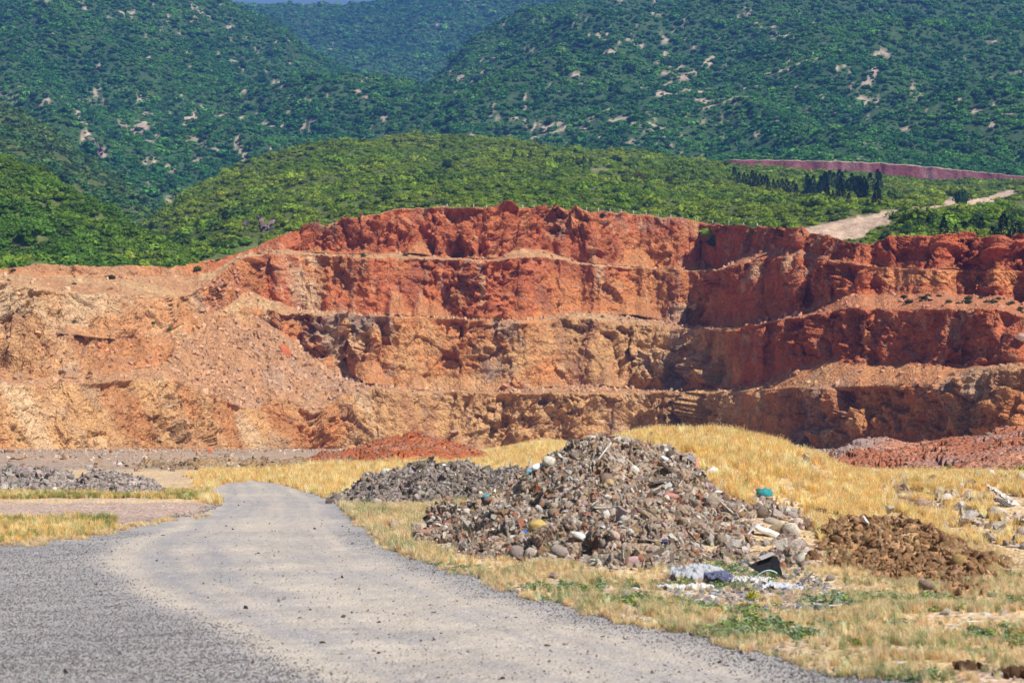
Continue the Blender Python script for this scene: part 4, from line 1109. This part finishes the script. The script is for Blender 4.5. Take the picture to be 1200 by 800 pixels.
def sheet_mesh(name, sx, sy, amp, seed, mat, n=70, thick=.006, ragged=.15, droop=0):
    u, v = np.meshgrid(np.linspace(-.5, .5, n), np.linspace(-.5, .5, n))
    e = 1 + ragged * (fbm(np.stack([np.arctan2(v, u) * 1.5, u * 0 + seed, v * 0], -1), 1, 3, seed))
    P_ = np.stack([u * sx * e, v * sy * e, u * 0], -1)
    h = ridged(np.stack([u * sx, v * sy, u * 0 + seed], -1), max(sx, sy) * .17, 4, seed, sq=(1, 1.7, 1)) - .2
    P_[..., 2] = amp * h + droop * (1 - 4 * u * u) * (1 - 4 * v * v)
    P_[..., 0] += amp * .5 * fbm(P_, .15, 3, seed + 4); P_[..., 1] += amp * .5 * fbm(P_, .15, 3, seed + 8)
    top_ = P_.reshape(-1, 3); bot_ = top_ - [0, 0, thick]
    f1 = grid_faces(n, n); N0 = n * n
    i = np.arange(N0).reshape(n, n)
    ring = np.concatenate([i[0, :], i[1:, -1], i[-1, -2::-1], i[-2:0:-1, 0]])
    rn = np.roll(ring, -1)
    side = np.stack([ring, ring + N0, rn + N0, rn], -1)
    o = mesh_from(name, np.concatenate([top_, bot_]), np.concatenate([f1, (f1 + N0)[:, ::-1], side]), mat, add=False)
    return o.data
def place(name, me, x, y, tint, label, cat, rot=(0, 0, 0), lift=0, scale=1, group=None, align=False):
    loc, nn = hit(x, y)
    o = put(name, me, loc + Vector((0, 0, lift)), rot, (scale,) * 3, tint, label, cat, group)
    if align:
        o.rotation_mode = 'QUATERNION'
        o.rotation_quaternion = nn.to_track_quat('Z', 'Y') @ Euler(rot).to_quaternion()
    return o
D22 = 23 / F
place('plastic_bag', crumple(1), 570, 583, (.03, .36, .55), 'bright turquoise crumpled plastic bag on the left crest of the large heap', 'plastic bag', (0, .2, .4), .01, 4.6 * D22 * 1.1)
place('plastic_bag', crumple(2, (1, .7, .5)), 572, 604, (.15, .50, .60), 'small pale turquoise scrap below the bright turquoise bag', 'plastic bag', (0, 0, 1), .01, 3.4 * D22)
place('plastic_bag', crumple(3, (1, .8, .8)), 614, 626, (.03, .16, .55), 'deep blue crumpled bag low on the front of the large heap', 'plastic bag', (0, .3, 2), .01, 5 * D22)
place('plastic_bag', crumple(4, (1, .7, .6)), 620, 554, (.12, .48, .62), 'light blue bag beside the white sack on the large heap ridge', 'plastic bag', (0, 0, 0), .02, 4.6 * D22)
place('sack', crumple(5, (1.5, .8, .7)), 632, 549, (.80, .80, .82), 'crumpled white sack on the ridge of the large heap', 'sack', (0, -.2, .3), .02, 7.5 * D22)
place('plastic_bag', crumple(6, (1, .8, .6)), 779, 636, (.02, .05, .30), 'dark blue plastic scrap low in the middle of the large heap', 'plastic bag', (0, 0, 1), .01, 4 * D22)
place('plastic_scrap', crumple(7, (1.2, .5, .5)), 682, 551, (.30, .12, .42), 'purple plastic scrap under the heap top beside a dark hollow pot', 'plastic scrap', (0, 0, 1), .01, 3.5 * D22)
place('plastic_bag', crumple(8, (1.3, .8, .8), .75), 895, 583, (.01, .24, .27), 'teal crumpled plastic bag lying in golden grass right of the large heap', 'plastic bag', (0, .1, 2.6), .05, 9 * D22)
place('plastic_bag', crumple(14, (.9, .6, .4), .35), 883, 584, (.02, .20, .22), 'small torn teal scrap left of the teal bag', 'plastic scrap', (0, .1, .6), .02, 4 * D22)
place('foam_board', box_mesh('foam_board', .34, .13, .05, M_plastic, .01, 0, 3, 3), 829, 561, (.84, .84, .84), 'white foam board tilted at the right edge of the large heap', 'foam board', (.3, -.55, .25), .07)
place('bottle_scrap', crumple(9, (1.3, .5, .5)), 842, 578, (.78, .76, .72), 'white crushed plastic bottle below the foam board', 'bottle', (0, 0, .3), .02, 4 * D22)
place('sack', crumple(10, (2.0, .7, .5), .3), 903, 628, (.80, .76, .70), 'long white torn sack on the right tail of the large heap', 'sack', (0, .35, -.3), .03, 10 * D22)
place('sack', crumple(11, (1.5, .7, .7), .35), 680, 631, (.72, .68, .62), 'off white crumpled rag low left on the front of the large heap', 'rag', (0, .5, .6), .01, 8 * D22)
place('rag', crumple(12, (1.3, .5, 1), .3), 745, 658, (.55, .33, .32), 'pink and white rag at the front foot of the large heap', 'rag', (0, .1, .2), .0, 6 * D22)
place('rag', crumple(13, (1, .6, 1.4), .3), 710, 606, (.76, .74, .72), 'narrow white scrap standing in the middle of the large heap', 'rag', (.2, .1, .2), .02, 4.5 * D22)
place('rag', crumple(15, (1.4, .8, .6), .3), 786, 583, (.50, .22, .17), 'salmon red cloth scrap in the middle right of the large heap', 'rag', (.2, .1, .2), .02, 6.5 * D22)
place('rag', crumple(16, (1.6, .7, .6), .3), 782, 541, (.80, .78, .76), 'white folded scrap under the top right of the large heap', 'rag', (.2, .5, .2), .02, 6 * D22)
place('foam_lump', crumple(17, (1.2, .8, .9), .3), 630, 619, (.52, .36, .10), 'yellow brown foam lump above the dark boulder of the large heap', 'foam lump', (0, 0, 0), .02, 9 * D22)
place('foam_lump', crumple(18, (1, .9, .9), .25), 714, 568, (.50, .34, .17), 'ochre rounded foam lump in the upper middle of the large heap', 'foam lump', (0, 0, 0), .02, 6 * D22)
def plank(x, y, L_, w_, t_, rot, tint, label, lift=.04, name='plank', cat='plank', mat=None, bend=0):
    return place(name, box_mesh(name, L_, w_, t_, mat or M_wood, .004, bend, int(x), 6), x, y, tint, label, cat, rot, lift)
plank(757, 517, .32, .07, .03, (0, -.75, .3), (.22, .14, .10), 'short dark plank jutting up from the top of the large heap', .06)
plank(787, 556, .38, .06, .04, (0, .65, .2), (.12, .09, .08), 'dark charred plank sloping down right of the heap middle', .05)
plank(778, 567, .36, .07, .03, (0, -.12, .4), (.14, .11, .10), 'dark board lying almost level below the charred plank')
plank(707, 537, .36, .02, .02, (0, -.9, .2), (.62, .58, .54), 'thin pale stick leaning on the upper left of the large heap', .08, 'stick', 'stick')
plank(855, 601, .36, .05, .02, (0, .7, .3), (.58, .48, .38), 'pale board sloping down the right flank of the large heap', .04)
plank(877, 632, .34, .035, .02, (0, -.8, .3), (.48, .44, .44), 'thin grey lath leaning left beside the white torn sack', .08)
plank(705, 597, .22, .12, .02, (0, 0, .2), (.46, .44, .36), 'flat greyish board lying in the middle of the large heap', .03)
plank(945, 684, .18, .03, .015, (0, -.7, .2), (.16, .13, .13), 'short dark splinter standing in the litter right of the black panel', .06)
for k in range(14):
    x = 935 + 50 * rng.random(); y = 682 + (x - 935) * .42 + 6 * rng.normal()
    plank(x, y, .12 + .16 * rng.random(), .03, .012, (.1 * rng.normal(), .25 * rng.random(), rng.random() * 3.14), pick([(.42, .42, .46), (.60, .60, .64), (.30, .25, .24)], 1)[0], 'grey splintered board piece in the litter right of the black panel', .015)['group'] = 'splintered board pieces'
place('concrete_block', box_mesh('concrete_block', .19, .14, .13, M_stone, .012, 0, 2, 0), 491, 622, (.52, .42, .33), 'beige squared block with a rusty brown side at the left tip of the large heap', 'block', (0, 0, -.5), .05)
loc, nn = hit(487, 622)
bf = box_mesh('rusty_face', .012, .125, .115, M_metal, .003, 0, 2, 0)
blk = [o for o in scn.objects if o.name.startswith('concrete_block')][0]
ch = bpy.data.objects.new('rusty_face', bf); link(ch); ch.parent = blk; ch.location = (-.1, 0, 0); ch['tint'] = [.13, .05, .03]
# black panel (old screen case) with a grey flap and a pale hose
root = link(bpy.data.objects.new('screen_case', None)); loc, nn = hit(900, 676)
root.location = loc + Vector((0, -.06, .11)); root.rotation_euler = (.1, .22, .25); root.scale = (1.25, 1.15, .95)
tag(root, 'black plastic screen case leaning on its corner with a grey broken top', 'screen case')
bm = bmesh.new()
tri = [(-.20, -.03), (.0, .14), (.05, .15), (.19, -.15), (.02, -.12)]
fr_v = [bm.verts.new((a, -.012 - .05 * abs(a) + .02 * (k % 2), b)) for k, (a, b) in enumerate(tri)]; bk_v = [bm.verts.new((a * .98, .02 - .05 * abs(a), b * .98)) for a, b in tri]
bm.faces.new(fr_v); bm.faces.new(bk_v[::-1])
for k in range(5): bm.faces.new((fr_v[k], bk_v[k], bk_v[(k + 1) % 5], fr_v[(k + 1) % 5]))
bmesh.ops.recalc_face_normals(bm, faces=bm.faces[:]); bmesh.ops.bevel(bm, geom=bm.edges[:], offset=.004, segments=1, affect='EDGES')
pm = bpy.data.meshes.new('panel'); bm.to_mesh(pm); bm.free(); pm.materials.append(M_cloth)
pp = bpy.data.objects.new('panel', pm); pp['tint'] = [.012, .013, .02]
ff = bpy.data.objects.new('frame', box_mesh('frame', .36, .02, .025, M_plastic, .005, 0, 4, 0)); ff['tint'] = [.03, .03, .04]; ff.location = (.09, -.02, -.15); ff.scale = (.55, 1, .6)
tt = bpy.data.objects.new('top_flap', box_mesh('top_flap', .16, .09, .02, M_plastic, .005, 0, 5, 0)); tt['tint'] = [.42, .40, .40]; tt.location = (-.05, .0, .125); tt.rotation_euler = (0, -.7, 0)
for o in (pp, ff, tt): link(o); o.parent = root
def tube_mesh(name, pts, r, mat, n=6):
    pts = [Vector(p) for p in pts]; V, Fc = [], []
    for i, p in enumerate(pts):
        t = (pts[min(i + 1, len(pts) - 1)] - pts[max(i - 1, 0)]).normalized()
        a = t.orthogonal().normalized(); b = t.cross(a)
        rr_ = r[i] if hasattr(r, '__len__') else r
        for k in range(n):
            th = 6.283 * k / n; V.append(p + (a * math.cos(th) + b * math.sin(th)) * rr_)
        if i:
            for k in range(n): Fc.append([(i - 1) * n + k, (i - 1) * n + (k + 1) % n, i * n + (k + 1) % n, i * n + k])
    Fc += [list(range(n))[::-1], [(len(pts) - 1) * n + k for k in range(n)]]
    me = bpy.data.meshes.new(name); me.from_pydata([tuple(v) for v in V], [], Fc); me.materials.append(mat)
    for p in me.polygons: p.use_smooth = True
    return me
loc, nn = hit(892, 680)
put('hose', tube_mesh('hose', [(-.12 + .26 * t, -.20 - .02 * math.sin(t * 3), .03 + .10 * math.sin(t * 2.4)) for t in np.linspace(0, 1, 14)], .006, M_plastic), loc, (0, 0, 0), (1, 1, 1), (.45, .62, .62), 'pale green thin hose curving in front of the black screen case', 'hose')
# cloth pile
D17 = 18.5 / F
place('blanket', sheet_mesh('blanket', .66, .42, .10, 3, M_cloth, droop=.11), 823, 678, (.34, .35, .38), 'crumpled pale grey blanket in the litter in front of the large heap', 'blanket', (.1, .1, .1), .0)
place('blanket', sheet_mesh('dark_blanket', .36, .2, .09, 4, M_cloth, droop=.07), 846, 684, (.09, .10, .17), 'dark navy cloth spilling from under the pale grey blanket', 'cloth', (.1, .2, .3), .02)
place('plastic_bag', crumple(21, (1.3, .8, .9), .3), 790, 680, (.02, .02, .025), 'glossy black bag at the left end of the blanket', 'plastic bag', (0, 0, 1), .02, 6 * D17)
place('plastic_sheet', sheet_mesh('plastic_sheet', .52, .30, .08, 5, M_plastic, ragged=.4), 802, 690, (.50, .50, .50), 'torn whitish plastic sheet left below the blanket', 'plastic sheet', (0, 0, .2), .0)
place('plastic_sheet', sheet_mesh('plastic_sheet', .52, .34, .09, 6, M_plastic, ragged=.4), 872, 682, (.46, .44, .42), 'pale torn sheet under the black screen case', 'plastic sheet', (0, 0, -.2), .0)
place('plastic_sheet', sheet_mesh('plastic_sheet', .46, .30, .07, 7, M_plastic, ragged=.5), 925, 690, (.42, .43, .48), 'grey torn sheet among the splintered boards', 'plastic sheet', (0, .1, -.4), .0)
place('tarpaulin', sheet_mesh('tarpaulin', .75, .16, .10, 8, M_plastic, ragged=.4, droop=.04), 1180, 592, (.52, .48, .43), 'long whitish tarpaulin strip draped down the right bank', 'tarpaulin', (.1, .62, -.2), .05)
place('tarpaulin', sheet_mesh('dark_tarpaulin', .3, .26, .06, 9, M_plastic, ragged=.4, droop=.04), 1176, 593, (.06, .05, .05), 'black sheeting left of the whitish tarpaulin strip', 'sheeting', (.1, .5, -.2), .02)
place('plastic_pipe', box_mesh('plastic_pipe', .16, .04, .04, M_plastic, .012, .03, 1, 4), 1015, 613, (.70, .66, .62), 'pale bone shaped pipe end on top of the brown soil heap', 'pipe', (0, .9, .2), .03)
for x, y, s, c_, lab in [(744, 690, 4, (.75, .74, .7), 'white paper scrap in the verge near the lone pale stone'), (706, 687, 3.5, (.7, .7, .68), 'white litter scrap between heap foot and road'), (757, 704, 5, (.55, .52, .5), 'grey flattened scrap right of the lone pale stone'),
                         (1155, 720, 5, (.80, .76, .72), 'white crumpled paper in the orange grass at lower right'), (915, 722, 5, (.78, .76, .74), 'white paper scrap below the litter pile'), (938, 718, 6, (.70, .66, .60), 'beige scrap right below the litter pile'),
                         (520, 545, 3, (.8, .8, .8), 'white scrap in the far grass'), (470, 593, 4, (.62, .30, .30), 'pink scrap at the front of the low dark heap'), (860, 700, 6, (.60, .52, .44), 'beige crumpled carton under the blanket')]:
    place('litter', crumple(int(x), (1.4, .8, .6), .3), x, y, c_, lab, 'litter', (0, 0, x), .0, s * hit(x, y)[0].y / F)
for k in range(60):   # small mixed litter of the dumped pile
    t = rng.random(); x = 790 + 175 * t; y = 692 + 14 * t + 7 * rng.normal()
    place('litter_piece', crumple(40 + k % 8, (1.5, .8, .5), .3), x, y, pick([(.62, .60, .58), (.72, .70, .68), (.50, .44, .38), (.30, .30, .36), (.68, .62, .54)], 1)[0], 'small pale scrap in the dumped pile around the blanket', 'litter', (0, 0, k), .0, (2.2 + 3.6 * rng.random()) * D17, 'scraps of the dumped pile')
plank(1144, 729, .17, .012, .01, (0, 0, .05), (.80, .76, .70), 'straight white stick in the grass at lower right', .01, 'stick', 'stick')
plank(1112, 733, .24, .015, .01, (0, 0, -.1), (.66, .60, .52), 'grey weathered stick left of the straight white stick', .01, 'stick', 'stick')
plank(1200, 731, .16, .012, .01, (0, 0, .1), (.66, .62, .58), 'pale stick at the right edge of the verge', .01, 'stick', 'stick')
for x, y, s in [(1137, 783, 16), (1186, 790, 22)]:
    loc, nn = hit(x, y)
    cl = [put('soil_clod', clods[int(rng.integers(9))].data, loc + Vector((rng.normal() * .05 * s / 16, rng.normal() * .05, .01)), rrot(1)[0], (.035 + .03 * rng.random(),) * 3, (.16, .09, .05), 'dark brown clod on the verge at the bottom right corner', 'soil clod', 'dark clods at the bottom right') for _ in range(int(s * .9))]

# ------------------------------------------------------------------ plants as things
def plant(kind, x, y, hpx, tint, label, cat, targets, squash=1.0, wide=1.0, protos=None, group=None, stem='trunk', seed=0):
    loc, nn = hit(x, y, targets)
    h = hpx * loc.y / F
    root = link(bpy.data.objects.new(kind, None)); root.location = loc - Vector((0, 0, .02 * h)); tag(root, label, cat, group)
    cr = bpy.data.objects.new('crown' if stem == 'trunk' else 'foliage', protos.data); link(cr); cr.parent = root
    cr.scale = (h * wide, h * wide, h * squash); cr.rotation_euler = (0, 0, rng.random() * 6.28); cr['tint'] = list(tint)
    tm = bpy.data.objects.new(stem, stem_me); link(tm); tm.parent = root; tm.scale = (h, h, h)
    return root
stem_me = tube_mesh('trunk', [(0, 0, -.05), (.004, .002, .12), (.0, .0, .3), (.01, 0, .5), (.0, 0, .75)], [.035, .028, .022, .015, .006], M_bark, 7)
def conifer_proto(seed):
    r = np.random.default_rng(seed); V = []; n = 420
    for k in range(n):
        t = r.random() ** .8
        rr_ = .20 * (1 - t) ** .75 * (1 + .35 * math.sin(t * 17 + seed + 2 * r.random())) * (.55 + .5 * r.random())
        a = r.random() * 6.283; q = np.array([math.cos(a) * rr_, math.sin(a) * rr_, .04 + t * .94])
        d = np.array([math.cos(a), math.sin(a), .5 + .7 * r.random()]); d /= np.linalg.norm(d)
        s = np.cross(d, r.normal(size=3)); s /= np.linalg.norm(s); L_ = .045 + .03 * r.random(); W_ = .018
        V.append([q - s * W_, q + s * W_, q + d * L_ + s * W_ * .5, q + d * L_ - s * W_ * .5])
    V = np.array(V).reshape(-1, 3)
    me = bpy.data.meshes.new('crown'); me.from_pydata(V.tolist(), [], np.arange(n * 4).reshape(n, 4).tolist()); me.materials.append(M_needle)
    return bpy.data.objects.new('crown', me)
con = [conifer_proto(s) for s in range(4)]
rnd = [leafy(80 + s, 420, .09, 9, M_leaf, (1, 1, 1.0)) for s in range(3)]
plat_t = [o for o in scn.objects if o.name in ('plateau_ground', 'dirt_road')]
CG = 'dark conifers of the grove above the dirt road'
k = 0
for i in range(46):
    x = 946 + 86 * rng.random(); y = 220 + 20 * rng.random() + (x - 946) * .02
    plant('conifer', x, y, 13 + 12 * rng.random(), pick([(.028, .062, .028), (.04, .08, .032)], 1)[0], 'dark conifer in the dense grove above the dirt road', 'conifer', plat_t, protos=con[i % 4], wide=1.25, group=CG)
for i in range(17):
    x = 862 + 72 * i / 16 + rng.normal(); y = 214 + 17 * i / 16 + rng.normal()
    plant('conifer', x, y, 13 + 6 * rng.random(), pick([(.022, .05, .025), (.03, .06, .028)], 1)[0], 'dark conifer in the line running left from the grove', 'conifer', plat_t, protos=con[i % 4], wide=1.2, group='line of conifers left of the grove')
for i, (x, y, h) in enumerate([(590, 184, 9), (603, 186, 11), (612, 187, 8), (622, 186, 10), (640, 188, 9), (652, 190, 8), (672, 192, 8), (684, 195, 12), (692, 196, 9), (462, 170, 8), (470, 169, 7), (515, 176, 7), (738, 200, 6), (765, 200, 6), (783, 201, 7), (800, 202, 8), (812, 206, 8)]):
    plant('conifer', x, y, h, (.035, .065, .035), 'small dark conifer dotted along the far top of the plateau', 'conifer', plat_t, protos=con[i % 4], wide=1.3, group='small conifers along the plateau top')
for x, y, h, w_, c_, lab in [
    (523, 197, 18, .8, (.025, .06, .025), 'dark round tree alone in the middle of the plateau'),
    (722, 190, 16, 1.1, (.035, .06, .025), 'broad dark tree at the far edge of the plateau'),
    (747, 212, 18, 1.2, (.10, .09, .025), 'brownish olive bushy tree on the plateau right of centre'),
    (784, 213, 14, .9, (.09, .10, .03), 'olive green tree right of the brownish tree'),
    (827, 210, 13, .8, (.03, .06, .025), 'dark tree at the left end of the conifer line'),
    (1128, 238, 30, .9, (.04, .08, .03), 'tall rounded dark tree beside the path at right'),
    (1126, 241, 14, 1.3, (.025, .05, .04), 'low blue green bush at the foot of the tall rounded tree')]:
    plant('tree', x, y, h, c_, lab, 'tree', plat_t, protos=rnd[int(x) % 3], wide=w_)
for i, (x, y, h, lab) in enumerate([(1176, 284, 34, 'tallest dark conifer behind the rim at the right edge'), (1192, 286, 26, 'dark conifer at the very right edge'), (1186, 283, 20, 'small conifer between the two tall ones at right'), (1163, 283, 18, 'short conifer left of the tallest conifer'),
                                     (1106, 278, 24, 'dark conifer behind the rim left of the right edge group'), (1131, 279, 20, 'short dark conifer between two rim conifers'), (1120, 277, 14, 'little conifer at the rim right of centre'), (1150, 270, 16, 'conifer standing farther back from the rim')]):
    plant('conifer', x, y, h, (.022, .045, .025), lab, 'conifer', plat_t, protos=con[i % 4], wide=1.5)
for i in range(40):   # woods right of the road
    x = 1030 + 175 * rng.random(); y = 252 + 27 * rng.random()
    if x < 1060 and y < 262: continue
    plant('tree', x, y, 11 + 9 * rng.random(), pick([(.06, .11, .03), (.08, .14, .035), (.045, .09, .03)], 1)[0], 'round green tree in the wood between rim and dirt road at right', 'tree', plat_t, protos=rnd[i % 3], wide=1.2, group='trees of the wood at right')
SHR = [(196, 387, 10, 1.2, (.12, .17, .02), 'bright green shrub on the red upper slope at left'), (180, 379, 5, 1.3, (.12, .17, .03), 'small green shrub left of the bright one on the slope'), (87, 377, 5, 1.4, (.13, .14, .04), 'small olive shrub high on the ochre slope at left'),
       (475, 300, 6, 1.5, (.08, .11, .02), 'green shrub on the upper ledge of the red face'), (426, 301, 5, 1.7, (.09, .12, .03), 'low shrub left on the upper ledge of the red face'), (515, 298, 6, 1.2, (.03, .04, .02), 'dark shrub right on the upper ledge of the red face'),
       (231, 317, 10, 1.3, (.07, .10, .025), 'green bush where the left rim meets the red face'), (131, 327, 9, 1.3, (.05, .055, .03), 'dark bush on the flat top at left'), (87, 333, 4, 2, (.06, .08, .03), 'tiny dark bush beside the left bench track'), (15, 318, 6, 1.5, (.05, .07, .03), 'bush on the rim at far left'),
       (706, 254, 8, 1.2, (.04, .055, .02), 'dark bush hanging over the rim right of centre'), (582, 376, 5, 2.2, (.10, .14, .03), 'green weed patch on the second ledge at centre'), (212, 475, 4, 1.2, (.10, .13, .03), 'tiny green shrub on the ochre lower face'),
       (22, 516, 5, 1.4, (.12, .17, .02), 'bright tiny shrub at the foot of the left face'), (187, 518, 5, 1.6, (.10, .14, .02), 'low green shrub at the foot of the left face')]
for i, (x, y, h, w_, c_, lab) in enumerate(SHR):
    plant('shrub', x, y, h, c_, lab, 'shrub', far_targets + near_targets + plat_t, protos=rnd[i % 3], wide=w_, stem='stem')
for k in range(26):
    x = 1050 + 155 * rng.random(); y = np.interp(x, px, y4) + 3 + 9 * rng.random()
    plant('shrub', x, y, 4 + 4 * rng.random(), pick([(.05, .05, .02), (.07, .08, .03), (.10, .09, .04)], 1)[0], 'dark dry shrub on the shaded ledge below the upper right red face', 'shrub', far_targets, protos=rnd[k % 3], wide=1.6, stem='stem', group='dark shrubs on the shaded upper right ledge')
NEARS = [(883, 704, 24, .9, (.36, .36, .03), 'yellow green bushy weed growing in the dumped litter', 'weed'), (871, 711, 12, 1.2, (.45, .30, .04), 'orange yellow little weed left of the yellow green one', 'weed'),
         (1122, 562, 15, 1.2, (.22, .27, .06), 'green yellow weed on top of the right bank', 'weed'), (1195, 556, 20, .9, (.20, .25, .05), 'tall green weed at the right edge of the bank', 'weed'), (1172, 553, 15, .6, (.28, .28, .08), 'thin pale weed left of the right edge weed', 'weed'),
         (1112, 549, 8, 1.2, (.24, .28, .07), 'small green weed behind the bank top weed', 'weed'),
         (1003, 758, 19, 1.2, (.16, .21, .05), 'green weed in the verge right of the road bend', 'weed'), (1192, 760, 22, 1.2, (.17, .21, .06), 'green weed at the lower right edge', 'weed'), (1090, 795, 26, 1.5, (.18, .24, .11), 'wide grey green weed at the bottom right road edge', 'weed'),
         (1048, 712, 14, 1.9, (.20, .23, .10), 'spreading olive weed right of the dumped litter', 'weed'), (995, 712, 15, 1.7, (.16, .22, .13), 'grey green weed touching the right end of the litter', 'weed'), (804, 722, 16, 1.3, (.12, .19, .04), 'dark green weed in the verge below the litter', 'weed'),
         (660, 692, 9, 1.5, (.17, .24, .05), 'light green weed at the road edge below the large heap', 'weed'), (901, 563, 6, 1.6, (.20, .23, .06), 'green weed in the golden grass above the teal bag', 'weed'), (646, 644, 10, 1.6, (.20, .24, .05), 'mossy green weed growing on the front of the large heap', 'weed'),
         (497, 540, 8, 1.5, (.16, .15, .06), 'dull green bush on the red heap left of centre', 'shrub')]
wd_p = [leafy(90 + s, 260, .085, 8, M_leaf, (1, 1, 1), core=False) for s in range(3)]
for i, (x, y, h, w_, c_, lab, ct) in enumerate(NEARS):
    plant(ct, x, y, h, c_, lab, ct, near_targets, protos=wd_p[i % 3], wide=w_, stem='stem')
# dead twig plants
def twig(x, y, hpx, label, seed):
    loc, nn = hit(x, y); h = hpx * loc.y / F; r = np.random.default_rng(seed)
    root = link(bpy.data.objects.new('dead_twig', None)); root.location = loc; tag(root, label, 'dead plant')
    for k in range(5):
        a = r.random() * 6.28; ln = .12 + .25 * r.random(); hh = .6 + .4 * r.random()
        o = link(bpy.data.objects.new('branch', tube_mesh('branch', [(0, 0, 0), (math.cos(a) * ln * .3 * h, math.sin(a) * ln * .3 * h, hh * .5 * h), (math.cos(a) * ln * h, math.sin(a) * ln * h, hh * h)], [.03 * h, .02 * h, .008 * h], M_bark, 5))); o.parent = root
twig(213, 577, 9, 'dark dry twig plant standing beside the far road bend', 1)
twig(1071, 558, 20, 'single dry twig standing on the crest of the right bank', 2)
twig(690, 523, 12, 'dead twig on the upper left of the large heap', 3)

# ------------------------------------------------------------------ fence on the rim
fr_ = link(bpy.data.objects.new('wire_fence', None)); tag(fr_, 'thin post and wire fence along the quarry rim', 'fence')
posts = [524, 540, 556, 571, 584, 598, 613, 627, 641, 655, 672, 688, 702, 715, 728, 743, 758, 772, 787, 800, 816, 836, 855, 872, 888]
def rimpt(x):
    i = np.interp(x, px, np.arange(len(px))); k = int(i)
    p = P2[-8, k]; return Vector((float(p[0]), float(p[1]), float(p[2])))
fr_.location = rimpt(524)
tops = []
for k, x in enumerate(posts):
    p = rimpt(x); h = 1.5 + .35 * rng.random()
    me = tube_mesh('post', [(0, 0, -.4), (.02, 0, h * .5), (.06 * rng.normal(), 0, h)], .075, M_metal, 6)
    o = link(bpy.data.objects.new('post', me)); o.parent = fr_; o.location = p - fr_.location; o['tint'] = [.52, .46, .40] if k % 3 else [.7, .66, .6]
    tops.append(p - fr_.location + Vector((0, 0, h * .85)))
for dz in (0, -.45):
    o = link(bpy.data.objects.new('wire', tube_mesh('wire', [t + Vector((0, 0, dz)) for t in tops], .012, M_metal, 4))); o.parent = fr_; o['tint'] = [.35, .33, .3]
# dark rock outcrop on the plateau flank
for x, y, r_, lab in [(312, 268, 16, 'dark purplish rock outcrop in the scrub left of the rim'), (212, 232, 8, 'grey rock outcrop low in the valley scrub'), (108, 172, 14, 'purple grey cliff outcrop on the left mountain foot')]:
    tg = plat_t + [o for o in scn.objects if o.name in ('middle_hill', 'near_hill', 'left_mountain')]
    loc, nn = hit(x, y, tg); s = r_ * loc.y / F
    V, Fc, off = [], [], 0
    for q in range(16):
        m0 = stone_protos[q % 6].data; vv = np.array([v.co[:] for v in m0.vertices])
        rr_ = .22 + .38 * rng.random(); E = np.array(Euler(rrot(1)[0]).to_matrix())
        vv = vv @ E.T * rr_ * s + np.array([rng.normal() * .6, rng.normal() * .25, rng.normal() * .36]) * s
        Fc += [[int(t) + off for t in p.vertices] for p in m0.polygons]; V.append(vv); off += len(vv)
    me = bpy.data.meshes.new('rock_outcrop'); me.from_pydata(np.concatenate(V).tolist(), [], Fc); me.materials.append(M_farstone)
    put('rock_outcrop', me, loc, (0, 0, 0), (1, 1, 1), (.20, .145, .15), lab, 'rock outcrop')
# ------------------------------------------------------------------ haze
hz = bpy.data.materials.new('haze_air'); hz.use_nodes = True
hz.node_tree.nodes.remove(hz.node_tree.nodes['Principled BSDF'])
pv = hz.node_tree.nodes.new('ShaderNodeVolumePrincipled')
pv.inputs['Color'].default_value = (.14, .34, 1.0, 1)
pv.inputs['Density'].default_value = 0.00014
pv.inputs['Anisotropy'].default_value = 0.0
hz.node_tree.links.new(pv.outputs[0], hz.node_tree.nodes['Material Output'].inputs['Volume'])
bm = bmesh.new(); bmesh.ops.create_cube(bm, size=1)
for v in bm.verts:
    v.co = Vector((v.co.x * 9000, v.co.y * 4600 + 2200, -12 if v.co.z < 0 else 1250))
me = bpy.data.meshes.new('haze'); bm.to_mesh(me); bm.free(); me.materials.append(hz)
tag(link(bpy.data.objects.new('haze', me)), 'bluish haze in front of the far mountains', 'haze', kind='stuff')
